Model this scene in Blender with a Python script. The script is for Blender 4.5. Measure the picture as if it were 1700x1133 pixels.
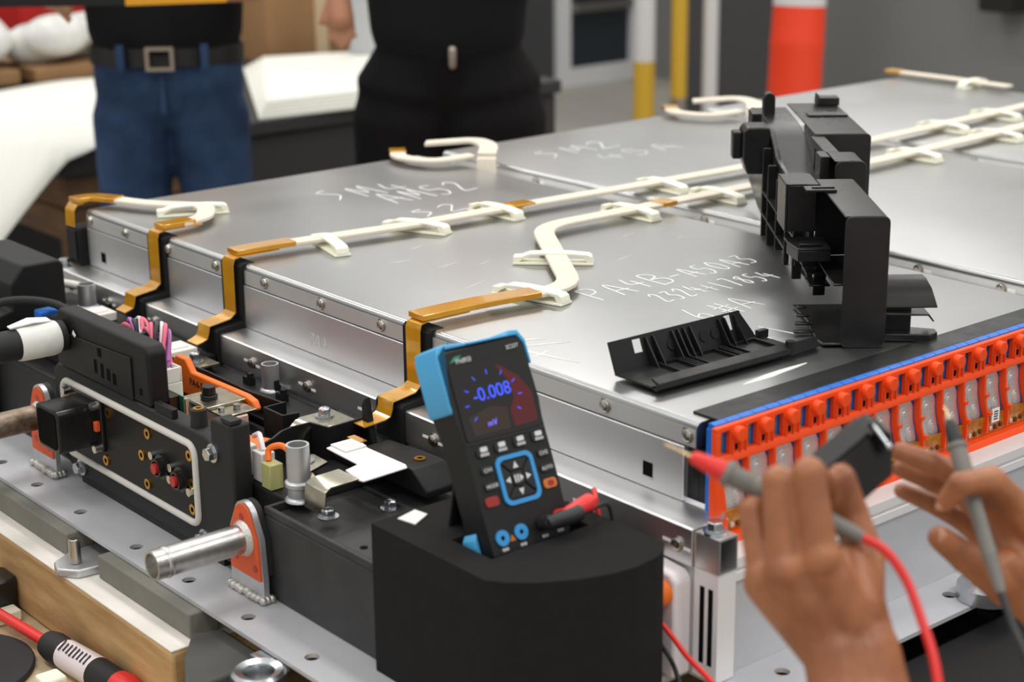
import bpy, bmesh, math, random
from mathutils import Vector, Matrix, Quaternion

for _o in list(bpy.data.objects):
    bpy.data.objects.remove(_o)
scene = bpy.context.scene
COL = scene.collection
random.seed(7)
V = Vector

# ------------------------------------------------------------------ camera
CAM_POS = V((-1.10752, -1.06467, 1.54832))
cam_data = bpy.data.cameras.new('camera')
cam = bpy.data.objects.new('camera', cam_data)
COL.objects.link(cam)
cam_right = V((0.767789, -0.64061, -0.010903))
cam_up = V((0.19482, 0.217219, 0.956484))
cam_fwd = V((0.610365, 0.736502, -0.291582))
_m = Matrix((cam_right, cam_up, -cam_fwd)).transposed().to_4x4()
_m.translation = CAM_POS
cam.matrix_world = _m
cam_data.sensor_width = 36.0
cam_data.lens = 61.81
cam_data.clip_start = 0.05
cam_data.clip_end = 60
cam_data.dof.use_dof = True
cam_data.dof.focus_distance = 1.96
cam_data.dof.aperture_fstop = 5.0
scene.camera = cam

# ------------------------------------------------------------------ light
scene.view_settings.view_transform = 'Standard'
scene.view_settings.look = 'None'
scene.view_settings.gamma = 1.0
scene.view_settings.use_curve_mapping = False
scene.view_settings.exposure = 0.22
world = bpy.data.worlds.new('world')
scene.world = world
world.use_nodes = True
world.node_tree.nodes['Background'].inputs[0].default_value = (0.99, 0.985, 0.96, 1)
world.node_tree.nodes['Background'].inputs[1].default_value = 0.56

def area(name, loc, sx, sy, power, aim=(0, 0, -1), color=(1.0, 0.97, 0.93)):
    ld = bpy.data.lights.new(name, 'AREA')
    ld.shape = 'RECTANGLE'
    ld.size = sx
    ld.size_y = sy
    ld.energy = power
    ld.color = color
    lo = bpy.data.objects.new(name, ld)
    COL.objects.link(lo)
    lo.location = loc
    lo.rotation_euler = V(aim).to_track_quat('-Z', 'Y').to_euler()
    return lo

# rows of workshop ceiling lamps, 4 m up
for _x in (-1.6, 1.0, 3.6, 6.2):
    for _y in (-2.0, 1.4, 4.8):
        area('ceiling_lamp', (_x, _y, 4.2), 0.5, 1.5, 30)

# ------------------------------------------------------------------ helpers
BASE = {}

def lin(c):
    out = []
    for v in c[:3]:
        v = v / 255.0
        out.append(v / 12.92 if v <= 0.04045 else ((v + 0.055) / 1.055) ** 2.4)
    return (*out, 1.0)

MATS = {}

def mat(name, rgb, rough=0.5, metal=0.0, var=0.0, vscale=30.0, stretch=(1, 1, 1), bump=0.0, bscale=200.0,
        rvar=0.0, spec=0.5, trans=0.0, alpha=1.0, coat=0.0, emit=None, estr=1.0, rgb2=None, sss=0.0):
    if name in MATS:
        return MATS[name]
    m = bpy.data.materials.new(name)
    m.use_nodes = True
    nt = m.node_tree
    b = nt.nodes['Principled BSDF']
    b.inputs['Base Color'].default_value = lin(rgb)
    b.inputs['Roughness'].default_value = rough
    b.inputs['Metallic'].default_value = metal
    b.inputs['Specular IOR Level'].default_value = spec
    b.inputs['Transmission Weight'].default_value = trans
    b.inputs['Alpha'].default_value = alpha
    b.inputs['Coat Weight'].default_value = coat
    if sss:
        b.inputs['Subsurface Weight'].default_value = sss
        b.inputs['Subsurface Radius'].default_value = (0.012, 0.005, 0.003)
        b.inputs['Subsurface Scale'].default_value = 0.5
    if emit:
        b.inputs['Emission Color'].default_value = lin(emit)
        b.inputs['Emission Strength'].default_value = estr
    if var or rvar or bump:
        tc = nt.nodes.new('ShaderNodeTexCoord')
        mp = nt.nodes.new('ShaderNodeMapping')
        mp.inputs['Scale'].default_value = stretch
        nt.links.new(tc.outputs['Object'], mp.inputs['Vector'])
    if var or rvar:
        no = nt.nodes.new('ShaderNodeTexNoise')
        no.inputs['Scale'].default_value = vscale
        no.inputs['Detail'].default_value = 5
        no.inputs['Roughness'].default_value = 0.6
        nt.links.new(mp.outputs['Vector'], no.inputs['Vector'])
    if var:
        mx = nt.nodes.new('ShaderNodeMix')
        mx.data_type = 'RGBA'
        c = lin(rgb)
        c2 = lin(rgb2) if rgb2 else tuple(max(0, x * (1 - var)) for x in c[:3]) + (1,)
        mx.inputs['A'].default_value = c
        mx.inputs['B'].default_value = c2
        rp = nt.nodes.new('ShaderNodeMapRange')
        rp.inputs['From Min'].default_value = 0.35
        rp.inputs['From Max'].default_value = 0.68
        nt.links.new(no.outputs['Fac'], rp.inputs['Value'])
        nt.links.new(rp.outputs['Result'], mx.inputs['Factor'])
        nt.links.new(mx.outputs['Result'], b.inputs['Base Color'])
    if rvar:
        rr = nt.nodes.new('ShaderNodeMapRange')
        rr.inputs['From Min'].default_value = 0.3
        rr.inputs['From Max'].default_value = 0.7
        rr.inputs['To Min'].default_value = max(0.02, rough - rvar)
        rr.inputs['To Max'].default_value = rough + rvar
        nt.links.new(no.outputs['Fac'], rr.inputs['Value'])
        nt.links.new(rr.outputs['Result'], b.inputs['Roughness'])
    if bump:
        n2 = nt.nodes.new('ShaderNodeTexNoise')
        n2.inputs['Scale'].default_value = bscale
        n2.inputs['Detail'].default_value = 3
        nt.links.new(mp.outputs['Vector'], n2.inputs['Vector'])
        bp = nt.nodes.new('ShaderNodeBump')
        bp.inputs['Strength'].default_value = bump
        bp.inputs['Distance'].default_value = 0.001
        nt.links.new(n2.outputs['Fac'], bp.inputs['Height'])
        nt.links.new(bp.outputs['Normal'], b.inputs['Normal'])
    MATS[name] = m
    return m

class MB:
    """collects shapes into one mesh"""
    def __init__(s):
        s.v = []
        s.f = []

    def add(s, vs, fs):
        o = len(s.v)
        s.v += [tuple(p) for p in vs]
        s.f += [tuple(i + o for i in f) for f in fs]
        return s

    def box(s, x0, y0, z0, x1, y1, z1):
        return s.add([(x0, y0, z0), (x1, y0, z0), (x1, y1, z0), (x0, y1, z0), (x0, y0, z1), (x1, y0, z1), (x1, y1, z1), (x0, y1, z1)],
                     [(0, 3, 2, 1), (4, 5, 6, 7), (0, 1, 5, 4), (1, 2, 6, 5), (2, 3, 7, 6), (3, 0, 4, 7)])

    def obox(s, c, ax, ay, az):
        """oriented box: centre and three half vectors"""
        c, ax, ay, az = V(c), V(ax), V(ay), V(az)
        vs = [c + ax * i + ay * j + az * k for k in (-1, 1) for (i, j) in ((-1, -1), (1, -1), (1, 1), (-1, 1))]
        return s.add(vs, [(0, 3, 2, 1), (4, 5, 6, 7), (0, 1, 5, 4), (1, 2, 6, 5), (2, 3, 7, 6), (3, 0, 4, 7)])

    def prism(s, poly, axis, a, b):
        def p(u, w, t):
            return {'x': (t, u, w), 'y': (u, t, w), 'z': (u, w, t)}[axis]
        n = len(poly)
        vs = [p(u, w, a) for u, w in poly] + [p(u, w, b) for u, w in poly]
        fs = [tuple(range(n)), tuple(range(2 * n - 1, n - 1, -1))]
        fs += [(i, (i + 1) % n, n + (i + 1) % n, n + i) for i in range(n)]
        return s.add(vs, fs)

    def prism3(s, pts, ext):
        n = len(pts)
        e = V(ext)
        vs = [V(p) for p in pts] + [V(p) + e for p in pts]
        fs = [tuple(range(n)), tuple(range(2 * n - 1, n - 1, -1))]
        fs += [(i, (i + 1) % n, n + (i + 1) % n, n + i) for i in range(n)]
        return s.add(vs, fs)

    def sweep(s, pts, r, n=10, caps=True, flat=None):
        pts = [V(p) for p in pts]
        m = len(pts)
        rs = r if isinstance(r, (list, tuple)) else [r] * m
        tang = []
        for i in range(m):
            a = pts[max(0, i - 1)]
            b = pts[min(m - 1, i + 1)]
            t = (b - a)
            if t.length < 1e-9:
                t = V((0, 0, 1))
            tang.append(t.normalized())
        t0 = tang[0]
        u = t0.orthogonal().normalized()
        rings = []
        for i in range(m):
            t = tang[i]
            u = (u - t * u.dot(t))
            if u.length < 1e-6:
                u = t.orthogonal()
            u.normalize()
            w = t.cross(u)
            rings.append([pts[i] + (u * math.cos(2 * math.pi * k / n) + w * math.sin(2 * math.pi * k / n)) * rs[i] for k in range(n)])
        vs = [p for rg in rings for p in rg]
        fs = []
        for i in range(m - 1):
            for k in range(n):
                fs.append((i * n + k, i * n + (k + 1) % n, (i + 1) * n + (k + 1) % n, (i + 1) * n + k))
        if caps:
            fs.append(tuple(range(n - 1, -1, -1)))
            fs.append(tuple(range((m - 1) * n, m * n)))
        return s.add(vs, fs)

    def cyl(s, p0, p1, r0, r1=None, n=18):
        return s.sweep([p0, p1], [r0, r0 if r1 is None else r1], n)

    def pipe(s, p0, p1, ro, ri, n=20):
        """open hollow tube"""
        p0, p1 = V(p0), V(p1)
        t = (p1 - p0).normalized()
        u = t.orthogonal().normalized()
        w = t.cross(u)
        vs = []
        for p, r in ((p0, ro), (p1, ro), (p1, ri), (p0, ri)):
            vs += [p + (u * math.cos(2 * math.pi * k / n) + w * math.sin(2 * math.pi * k / n)) * r for k in range(n)]
        fs = []
        for j in range(4):
            a, b = j * n, ((j + 1) % 4) * n
            for k in range(n):
                fs.append((a + k, a + (k + 1) % n, b + (k + 1) % n, b + k))
        return s.add(vs, fs)

    def ribbon(s, pts, side, width, thick):
        """flat band swept along pts; side: one vector or one per point; thickness grows along side x tangent"""
        pts = [V(p) for p in pts]
        m = len(pts)
        sides = [V(side)] * m if not isinstance(side, list) else [V(q) for q in side]
        ws = width if isinstance(width, list) else [width] * m
        vs = []
        for i in range(m):
            if i == 0:
                t = (pts[1] - pts[0]).normalized()
            elif i == m - 1:
                t = (pts[-1] - pts[-2]).normalized()
            else:
                t = ((pts[i] - pts[i - 1]).normalized() + (pts[i + 1] - pts[i]).normalized())
                t = t.normalized() if t.length > 1e-6 else (pts[i + 1] - pts[i]).normalized()
            sd = sides[i].normalized()
            nrm = sd.cross(t).normalized()
            if 0 < i < m - 1:
                c = max(0.5, abs(t.dot((pts[i + 1] - pts[i]).normalized())))
            else:
                c = 1
            h = sd * ws[i] * 0.5
            nn = nrm * thick / c
            vs += [pts[i] - h, pts[i] + h, pts[i] + h + nn, pts[i] - h + nn]
        fs = []
        for i in range(m - 1):
            a, b = i * 4, i * 4 + 4
            for k in range(4):
                fs.append((a + k, a + (k + 1) % 4, b + (k + 1) % 4, b + k))
        fs += [(3, 2, 1, 0), tuple(range((m - 1) * 4, m * 4))]
        return s.add(vs, fs)

    def ball(s, c, r, n=14, m=8, sc=(1, 1, 1)):
        c = V(c)
        vs = [c + V((0, 0, r * sc[2]))]
        for i in range(1, m):
            a = math.pi * i / m
            for k in range(n):
                b = 2 * math.pi * k / n
                vs.append(c + V((r * sc[0] * math.sin(a) * math.cos(b), r * sc[1] * math.sin(a) * math.sin(b), r * sc[2] * math.cos(a))))
        vs.append(c - V((0, 0, r * sc[2])))
        fs = [(0, 1 + k, 1 + (k + 1) % n) for k in range(n)]
        for i in range(m - 2):
            for k in range(n):
                a = 1 + i * n
                fs.append((a + k, a + n + k, a + n + (k + 1) % n, a + (k + 1) % n))
        L = len(vs) - 1
        a = 1 + (m - 2) * n
        fs += [(L, a + (k + 1) % n, a + k) for k in range(n)]
        return s.add(vs, fs)

    def capsule(s, p0, p1, r0, r1, n=14):
        """tapered limb with round ends"""
        p0, p1 = V(p0), V(p1)
        t = (p1 - p0)
        if t.length < 1e-6:
            return s.ball(p0, r0)
        t.normalize()
        pts, rs = [], []
        for a in (-88, -60, -30):
            pts.append(p0 + t * r0 * math.sin(math.radians(a)))
            rs.append(r0 * math.cos(math.radians(a)))
        pts.append(p0); rs.append(r0)
        pts.append(p1); rs.append(r1)
        for a in (30, 60, 88):
            pts.append(p1 + t * r1 * math.sin(math.radians(a)))
            rs.append(r1 * math.cos(math.radians(a)))
        return s.sweep(pts, rs, n)

    def plate_holes(s, axis, lo, hi, centres, c_across, a0, a1, z0, z1, r, n=16):
        """flat plate with round holes; axis 'y': long along y"""
        cs = sorted(centres)
        edges = [lo] + [(cs[i] + cs[i + 1]) / 2 for i in range(len(cs) - 1)] + [hi]
        for i, c in enumerate(cs):
            e0, e1 = edges[i], edges[i + 1]
            out, inn = [], []
            angs = [2 * math.pi * k / n for k in range(n)]
            for cx_, cy_ in ((e0, a0), (e1, a0), (e1, a1), (e0, a1)):
                angs.append(math.atan2(cy_ - c_across, cx_ - c) % (2 * math.pi))
            angs = sorted(set(round(a, 5) for a in angs))
            for a in angs:
                dx, dy = math.cos(a), math.sin(a)
                tx = ((e1 - c) if dx > 0 else (e0 - c)) / dx if abs(dx) > 1e-6 else 1e9
                ty = ((a1 - c_across) if dy > 0 else (a0 - c_across)) / dy if abs(dy) > 1e-6 else 1e9
                t = min(tx, ty)
                out.append((c + dx * t, c_across + dy * t))
                inn.append((c + dx * r, c_across + dy * r))
            k = len(angs)
            def P(q, z):
                return (q[1], q[0], z) if axis == 'y' else (q[0], q[1], z)
            vs = [P(q, z1) for q in out] + [P(q, z1) for q in inn] + [P(q, z0) for q in inn] + [P(q, z0) for q in out]
            fs = []
            for j in range(k):
                jn = (j + 1) % k
                fs += [(j, jn, k + jn, k + j), (k + j, k + jn, 2 * k + jn, 2 * k + j), (2 * k + j, 2 * k + jn, 3 * k + jn, 3 * k + j), (3 * k + j, 3 * k + jn, jn, j)]
            s.add(vs, fs)
        return s

def reg(o, parent=None):
    COL.objects.link(o)
    if parent is not None:
        o.parent = parent
    return o

def obj(name, mb, material, parent=None, bevel=0.0, smooth=True, local=False, angle=38, segs=2):
    me = bpy.data.meshes.new(name)
    vs = [V(p) for p in mb.v]
    xs = [p.x for p in vs]; ys = [p.y for p in vs]; zs = [p.z for p in vs]
    c = V(((min(xs) + max(xs)) / 2, (min(ys) + max(ys)) / 2, min(zs)))
    me.from_pydata([p - c for p in vs], [], mb.f)
    bm = bmesh.new()
    bm.from_mesh(me)
    bmesh.ops.recalc_face_normals(bm, faces=bm.faces)
    bm.to_mesh(me)
    bm.free()
    if smooth:
        me.polygons.foreach_set('use_smooth', [True] * len(me.polygons))
        me.set_sharp_from_angle(angle=math.radians(angle))
    me.materials.append(mat_of(material))
    o = bpy.data.objects.new(name, me)
    reg(o, parent)
    b = BASE.get(parent.name, V((0, 0, 0))) if parent is not None else V((0, 0, 0))
    o.location = c - b
    BASE[o.name] = c
    if bevel:
        md = o.modifiers.new('bevel', 'BEVEL')
        md.width = bevel
        md.segments = segs
        md.limit_method = 'ANGLE'
        md.angle_limit = math.radians(35)
    return o

def mat_of(m):
    return MATS[m] if isinstance(m, str) else m

def tag(o, label, cat=None, group=None, kind=None):
    if label:
        o['label'] = label
    if cat:
        o['category'] = cat
    if group:
        o['group'] = group
    if kind:
        o['kind'] = kind
    return o

def thing(name, label, cat, loc=(0, 0, 0), group=None):
    o = bpy.data.objects.new(name, None)
    o.empty_display_size = 0.02
    COL.objects.link(o)
    o.location = loc
    BASE[o.name] = V(loc)
    return tag(o, label, cat, group)

def struct(name, mb, material, parent=None, bevel=0.0):
    o = obj(name, mb, material, parent, bevel)
    if parent is None:
        o['kind'] = 'structure'
    return o

def inst(src, loc, parent=None, rot=None, name=None, scale=None):
    """another object on the same mesh, origin at world loc"""
    o = bpy.data.objects.new(name or src.name.split('.')[0], src.data)
    for md in src.modifiers:
        if md.type == 'BEVEL':
            n = o.modifiers.new('bevel', 'BEVEL')
            n.width, n.segments, n.limit_method, n.angle_limit = md.width, md.segments, md.limit_method, md.angle_limit
    reg(o, parent)
    b = BASE.get(parent.name, V((0, 0, 0))) if parent is not None else V((0, 0, 0))
    o.location = V(loc) - b
    if rot is not None:
        o.rotation_euler = rot
    if scale is not None:
        o.scale = scale
    BASE[o.name] = V(loc)
    return o

def textmesh(body, size, font_space=1.0, extrude=0.0002):
    cu = bpy.data.curves.new('lettering', 'FONT')
    cu.body = body
    cu.size = size
    cu.extrude = extrude
    cu.align_x = 'CENTER'
    cu.align_y = 'CENTER'
    cu.space_character = font_space
    to = bpy.data.objects.new('lettering', cu)
    COL.objects.link(to)
    dg = bpy.context.evaluated_depsgraph_get()
    me = bpy.data.meshes.new_from_object(to.evaluated_get(dg))
    bpy.data.objects.remove(to)
    bpy.data.curves.remove(cu)
    return me

def lettering(body, size, material, parent, origin, xdir, ydir, name='lettering', space=1.0):
    """flat print on a surface: xdir reading direction, ydir up"""
    me = textmesh(body, size, space)
    me.materials.append(mat_of(material))
    o = bpy.data.objects.new(name, me)
    reg(o, parent)
    x = V(xdir).normalized(); y = V(ydir).normalized(); z = x.cross(y)
    m = Matrix((x, y, z)).transposed().to_4x4()
    b = BASE.get(parent.name, V((0, 0, 0))) if parent is not None else V((0, 0, 0))
    m.translation = V(origin) - b
    o.matrix_local = m
    return o

def arc(cx, cy, r, a0, a1, n=6):
    return [(cx + r * math.cos(math.radians(a0 + (a1 - a0) * i / n)), cy + r * math.sin(math.radians(a0 + (a1 - a0) * i / n))) for i in range(n + 1)]

def rrect(x0, y0, x1, y1, r, n=4):
    return arc(x1 - r, y1 - r, r, 0, 90, n) + arc(x0 + r, y1 - r, r, 90, 180, n) + arc(x0 + r, y0 + r, r, 180, 270, n) + arc(x1 - r, y0 + r, r, 270, 360, n)

def spline(pts, sub=6):
    """Catmull-Rom through pts"""
    P = [V(p) for p in pts]
    P = [P[0] * 2 - P[1]] + P + [P[-1] * 2 - P[-2]]
    out = []
    for i in range(1, len(P) - 2):
        for k in range(sub):
            t = k / sub
            a, b, c, d = P[i - 1], P[i], P[i + 1], P[i + 2]
            out.append(0.5 * ((2 * b) + (c - a) * t + (2 * a - 5 * b + 4 * c - d) * t * t + (3 * b - a - 3 * c + d) * t ** 3))
    out.append(P[-2])
    return out

def soften(o, voxel, smooth_it=6, factor=0.6):
    """one continuous skin over overlapping shapes"""
    r = o.modifiers.new('remesh', 'REMESH')
    r.mode = 'VOXEL'
    r.voxel_size = voxel
    r.use_smooth_shade = True
    sm = o.modifiers.new('smooth', 'SMOOTH')
    sm.iterations = smooth_it
    sm.factor = factor
    return o

# ------------------------------------------------------------------ materials
mat('aluminium_sheet', (186, 187, 187), 0.33, 1.0, var=0.05, vscale=5, stretch=(1, 1, 1), rvar=0.05)
mat('aluminium_end', (228, 228, 230), 0.46, 1.0, var=0.05, vscale=8, stretch=(1, 1, 1), rvar=0.03)
mat('aluminium_fold', (224, 224, 224), 0.40, 1.0, var=0.05, vscale=12, rvar=0.04)
mat('aluminium_cast', (205, 206, 208), 0.42, 0.85, var=0.10, vscale=40, bump=0.15, bscale=900)
mat('tray_metal', (204, 205, 210), 0.45, 0.25, var=0.10, vscale=12, bump=0.1, bscale=700)
mat('steel', (190, 186, 178), 0.3, 1.0, var=0.15, vscale=120)
mat('zinc', (205, 210, 214), 0.26, 1.0, var=0.2, vscale=150)
mat('nickel', (196, 190, 172), 0.27, 1.0, var=0.10, vscale=50, rvar=0.08)
mat('brass', (205, 160, 70), 0.3, 1.0)
mat('black_plastic', (25, 25, 26), 0.5, var=0.25, vscale=60, bump=0.12, bscale=900, spec=0.3)
mat('black_gloss', (24, 23, 24), 0.3, var=0.3, vscale=14, rgb2=(34, 33, 33), rvar=0.05, spec=0.4)
mat('black_satin', (27, 27, 28), 0.42, var=0.2, vscale=40, rvar=0.08, spec=0.35)
mat('black_rubber', (26, 26, 27), 0.65, var=0.2, vscale=50, bump=0.2, bscale=1200)
mat('black_foam', (37, 36, 36), 0.92, var=0.15, vscale=80, bump=0.5, bscale=1500, spec=0.15)
mat('black_pad', (24, 24, 25), 0.75, spec=0.3)
mat('dark_recess', (12, 12, 12), 0.9, spec=0.1)
mat('grey_rubber', (122, 120, 112), 0.75, var=0.12, vscale=30)
mat('grey_rubber_dark', (78, 78, 76), 0.6, var=0.15, vscale=30)
mat('cream_sleeve', (232, 222, 205), 0.75, var=0.06, vscale=60, bump=0.4, bscale=1800)
mat('clip_white', (250, 248, 228), 0.45, sss=0.1)
mat('kapton', (232, 170, 30), 0.2, 0.35, var=0.5, vscale=22, rgb2=(214, 146, 20), coat=1.0, bump=0.2, bscale=120)
mat('amber_flex', (176, 84, 20), 0.25, 0.1, var=0.7, vscale=130, rgb2=(196, 140, 40), coat=0.5)
mat('orange_plastic', (250, 82, 26), 0.45, var=0.05, vscale=40, spec=0.3)
mat('orange_bar', (246, 118, 28), 0.45)
mat('orange_gasket', (226, 92, 44), 0.6, var=0.12, vscale=80)
mat('blue_plastic', (26, 110, 205), 0.45)
mat('white_plastic', (236, 234, 226), 0.45)
mat('white_mica', (240, 234, 236), 0.55)
mat('white_tape', (232, 232, 226), 0.7, var=0.05, vscale=60, bump=0.3, bscale=150)
mat('white_print', (238, 238, 236), 0.7)
mat('black_print', (40, 38, 38), 0.7)
mat('pink_bar', (232, 196, 190), 0.3, 0.3)
mat('gasket_white', (214, 210, 203), 0.55)
mat('marker_white', (250, 250, 250), 0.8)
mat('scuff_white', (238, 236, 230), 0.8, var=0.2, vscale=200)

mat('box_grey', (46, 46, 47), 0.5, var=0.3, vscale=25, rgb2=(58, 57, 57), spec=0.35)
# ================================================================== the room
mat('floor_concrete', (158, 154, 146), 0.55, var=0.12, vscale=1.2, bump=0.05, bscale=60)
mat('wall_grey', (126, 127, 126), 0.7, var=0.05, vscale=1.5)
mat('wall_white', (214, 214, 208), 0.8)
mat('wall_dark', (62, 62, 64), 0.6, var=0.08, vscale=2)
struct('floor', MB().box(-5, -5, -0.1, 9.0, 9.0, 0), 'floor_concrete')
_w = struct('wall_right', MB().box(6.2, -3.0, 0, 6.3, 6.5, 1.6), 'wall_grey')
obj('upper_wall', MB().box(6.2, -3.0, 1.601, 6.3, 6.5, 2.4), 'wall_white', _w)
_w = struct('wall_back', MB().box(-5.0, 6.5, 0, 5.5, 6.6, 1.6).box(6.15, 6.5, 0, 6.3, 6.6, 1.6), 'wall_dark')
obj('upper_wall', MB().box(-5.0, 6.5, 2.301, 6.3, 6.6, 2.4).box(-5.0, 6.5, 1.601, 5.5, 6.6, 2.3).box(6.15, 6.5, 1.601, 6.3, 6.6, 2.3), 'wall_white', _w)
mat('frame_white', (212, 212, 214), 0.4)
mat('door_glass', (40, 48, 54), 0.06, spec=0.6)
_d = struct('door_1', MB().box(5.5, 6.47, 0.0, 6.15, 6.53, 0.10).box(5.5, 6.47, 2.2, 6.15, 6.53, 2.3).box(5.5, 6.47, 0.10, 5.60, 6.53, 2.2).box(6.07, 6.47, 0.10, 6.15, 6.53, 2.2), 'frame_white')
obj('pane', MB().box(5.60, 6.495, 0.10, 6.07, 6.505, 2.2), 'door_glass', _d)
obj('push_bar', MB().box(5.61, 6.44, 0.42, 6.06, 6.465, 0.47), 'steel', _d)

# ================================================================== work table carrying the pack
mat('plywood', (206, 182, 146), 0.65, var=0.25, vscale=6, stretch=(1, 8, 1))
mat('timber', (204, 168, 116), 0.7, var=0.4, vscale=6, stretch=(5, 1, 8), rgb2=(166, 128, 82))
mat('timber_lit', (244, 238, 230), 0.6, var=0.15, vscale=10, stretch=(8, 1, 1))
t = thing('work_table', 'low plywood work table under the battery pack', 'table', (0.7, 0.45, 0))
obj('table_top', MB().box(-0.62, -0.62, 0.625, 2.1, 1.5, 0.65), 'plywood', t)
for _x in (-0.5, 1.98):
    for _y in (-0.5, 1.38):
        obj('leg', MB().box(_x - 0.04, _y - 0.04, 0, _x + 0.04, _y + 0.04, 0.624), 'timber', t)
_b = obj('support_beam', MB().box(-0.352, 0.390, 0.651, -0.245, 1.35, 0.735), 'timber', bevel=0.004)
tag(_b, 'long timber beam, top painted pale as if lit, under the front flange of the tray', 'timber')
obj('lit_top', MB().box(-0.3515, 0.3905, 0.7351, -0.246, 1.3495, 0.7368), 'timber_lit', _b)  # pale board added on top, bright light put into its colour
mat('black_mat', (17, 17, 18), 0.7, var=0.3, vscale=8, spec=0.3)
_b = obj('support_beam', MB().box(-0.10, -0.085, 0.651, 1.95, -0.02, 0.70), 'black_mat', bevel=0.004)  # beam coloured near-black like the foam mat
tag(_b, 'dark beam under the tray side below the right hand', 'beam')
_b = obj('support_beam', MB().box(-0.10, 1.18, 0.651, 1.95, 1.26, 0.735), 'timber', bevel=0.004)
tag(_b, 'timber beam under the far side of the tray', 'timber')
_b = obj('foam_mat', MB().prism([(-0.02, -0.60), (1.3, -0.60), (1.3, -0.116), (0.09, -0.116)], 'z', 0.651, 0.748), 'black_mat', bevel=0.006)
tag(_b, 'thick black foam mat on the table below the tray side', 'mat')

# ================================================================== tray
tray = thing('battery_tray', 'grey metal battery tray with drilled flange around the pack', 'tray', (0.9, 0.6, 0.7655))
HF = [-0.001, 0.116, 0.232, 0.347, 0.465, 0.58, 0.714, 0.828, 0.929, 1.05, 1.165]
obj('front_flange', MB().plate_holes('y', -0.0525, 1.30, HF, -0.286, -0.309, -0.19, 0.7655, 0.770, 0.0075), 'tray_metal', tray)
HS = [-0.224 + 0.127 * k for k in range(17)]
obj('side_flange', MB().plate_holes('x', -0.316, 1.95, HS, -0.0825, -0.113, -0.0527, 0.7655, 0.770, 0.0075), 'tray_metal', tray)
obj('side_wall', MB().prism([(-0.0525, 0.7655), (-0.0525, 0.863), (-0.022, 0.863), (-0.022, 0.7655)], 'x', -0.034, 1.93), 'tray_metal', tray, bevel=0.002)
obj('floor_pan', MB().box(-0.189, -0.021, 0.7655, 1.93, 1.27, 0.772), 'tray_metal', tray)
obj('far_wall', MB().box(-0.03, 1.255, 0.773, 1.93, 1.275, 0.90), 'tray_metal', tray)
mat('rail_white', (242, 240, 240), 0.4, 0.2)
obj('side_rail', MB().prism([(-0.0185, 0.864), (-0.0555, 0.864), (-0.0555, 0.872), (-0.052, 0.8735), (-0.052, 0.876), (-0.0565, 0.8775), (-0.0565, 0.887), (-0.040, 0.8895), (-0.0185, 0.8895)], 'x', -0.012, 1.93), 'rail_white', tray)
# square cross beam under the module end, hollow, open at its near end
bm_ = MB()
BX0, BX1, BZ0, BZ1, BY0, BY1 = -0.0375, -0.0135, 0.881, 0.9145, -0.062, 1.275
for (x0, z0, x1, z1) in ((BX0, BZ0, BX0 + 0.002, BZ1), (BX1 - 0.002, BZ0, BX1, BZ1), (BX0 + 0.002, BZ0, BX1 - 0.002, BZ0 + 0.002), (BX0 + 0.002, BZ1 - 0.002, BX1 - 0.002, BZ1)):
    bm_.box(x0, BY0, z0, x1, BY1, z1)
obj('cross_beam', bm_, 'aluminium_fold', tray)
obj('corner_post', MB().box(-0.0362, -0.0605, 0.771, -0.0345, -0.030, 0.880).box(-0.0345, -0.0605, 0.771, -0.013, -0.0585, 0.880), 'rail_white', tray)
for _y in (-0.0408, -0.0515):
    obj('slot', MB().box(-0.0366, _y - 0.0028, 0.786, -0.0363, _y + 0.0028, 0.863), 'dark_recess', tray)
obj('front_sill', MB().box(-0.0365, -0.029, 0.772, -0.020, 1.27, 0.879), 'tray_metal', tray)
# corner bolt on the beam
_bt = thing('corner_bolt', 'bright hex bolt with washer on the near corner of the beam', 'bolt', (-0.026, -0.045, 0.9147))
obj('washer', MB().cyl((-0.026, -0.045, 0.9147), (-0.026, -0.045, 0.917), 0.0115, n=24), 'zinc', _bt)
obj('head', MB().cyl((-0.026, -0.045, 0.917), (-0.026, -0.045, 0.926), 0.0085, 0.0078, n=6), 'zinc', _bt, bevel=0.0008)
_bt = thing('corner_bolt', 'bright hex bolt on the far left end of the beam', 'bolt', (-0.026, 1.258, 0.9147))
obj('washer', MB().cyl((-0.026, 1.258, 0.9147), (-0.026, 1.258, 0.917), 0.0115, n=24), 'zinc', _bt)
obj('head', MB().cyl((-0.026, 1.258, 0.917), (-0.026, 1.258, 0.926), 0.0085, 0.0078, n=6), 'zinc', _bt, bevel=0.0008)
# white connector with orange plug at the corner
_c = thing('corner_connector', 'white plastic connector with round orange plug at the tray corner', 'connector', (-0.045, -0.008, 0.771))
obj('body', MB().prism([(0.02, 0.771), (-0.0285, 0.771), (-0.0285, 0.868), (-0.022, 0.875), (0.012, 0.878), (0.02, 0.878)], 'x', -0.060, -0.0371), 'white_mica', _c, bevel=0.003)
obj('plug', MB().sweep([(-0.0605, -0.015, 0.856), (-0.066, -0.015, 0.856), (-0.073, -0.015, 0.856), (-0.0755, -0.015, 0.856)], [0.0125, 0.0125, 0.0115, 0.008], 20), 'orange_bar', _c)

# ================================================================== battery modules
def screw_mesh(parent, at, axis=(-1, 0, 0), r=0.0062, name='screw'):
    a = V(axis)
    at = V(at)
    m = MB().cyl(at, at + a * 0.0012, r * 1.18, n=18)
    m.sweep([at + a * 0.0012, at + a * 0.0030, at + a * 0.0042, at + a * 0.0044, at + a * 0.0030], [r, r * 0.97, r * 0.72, r * 0.40, r * 0.36], 16)
    return obj(name, m, 'steel', parent)

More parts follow.
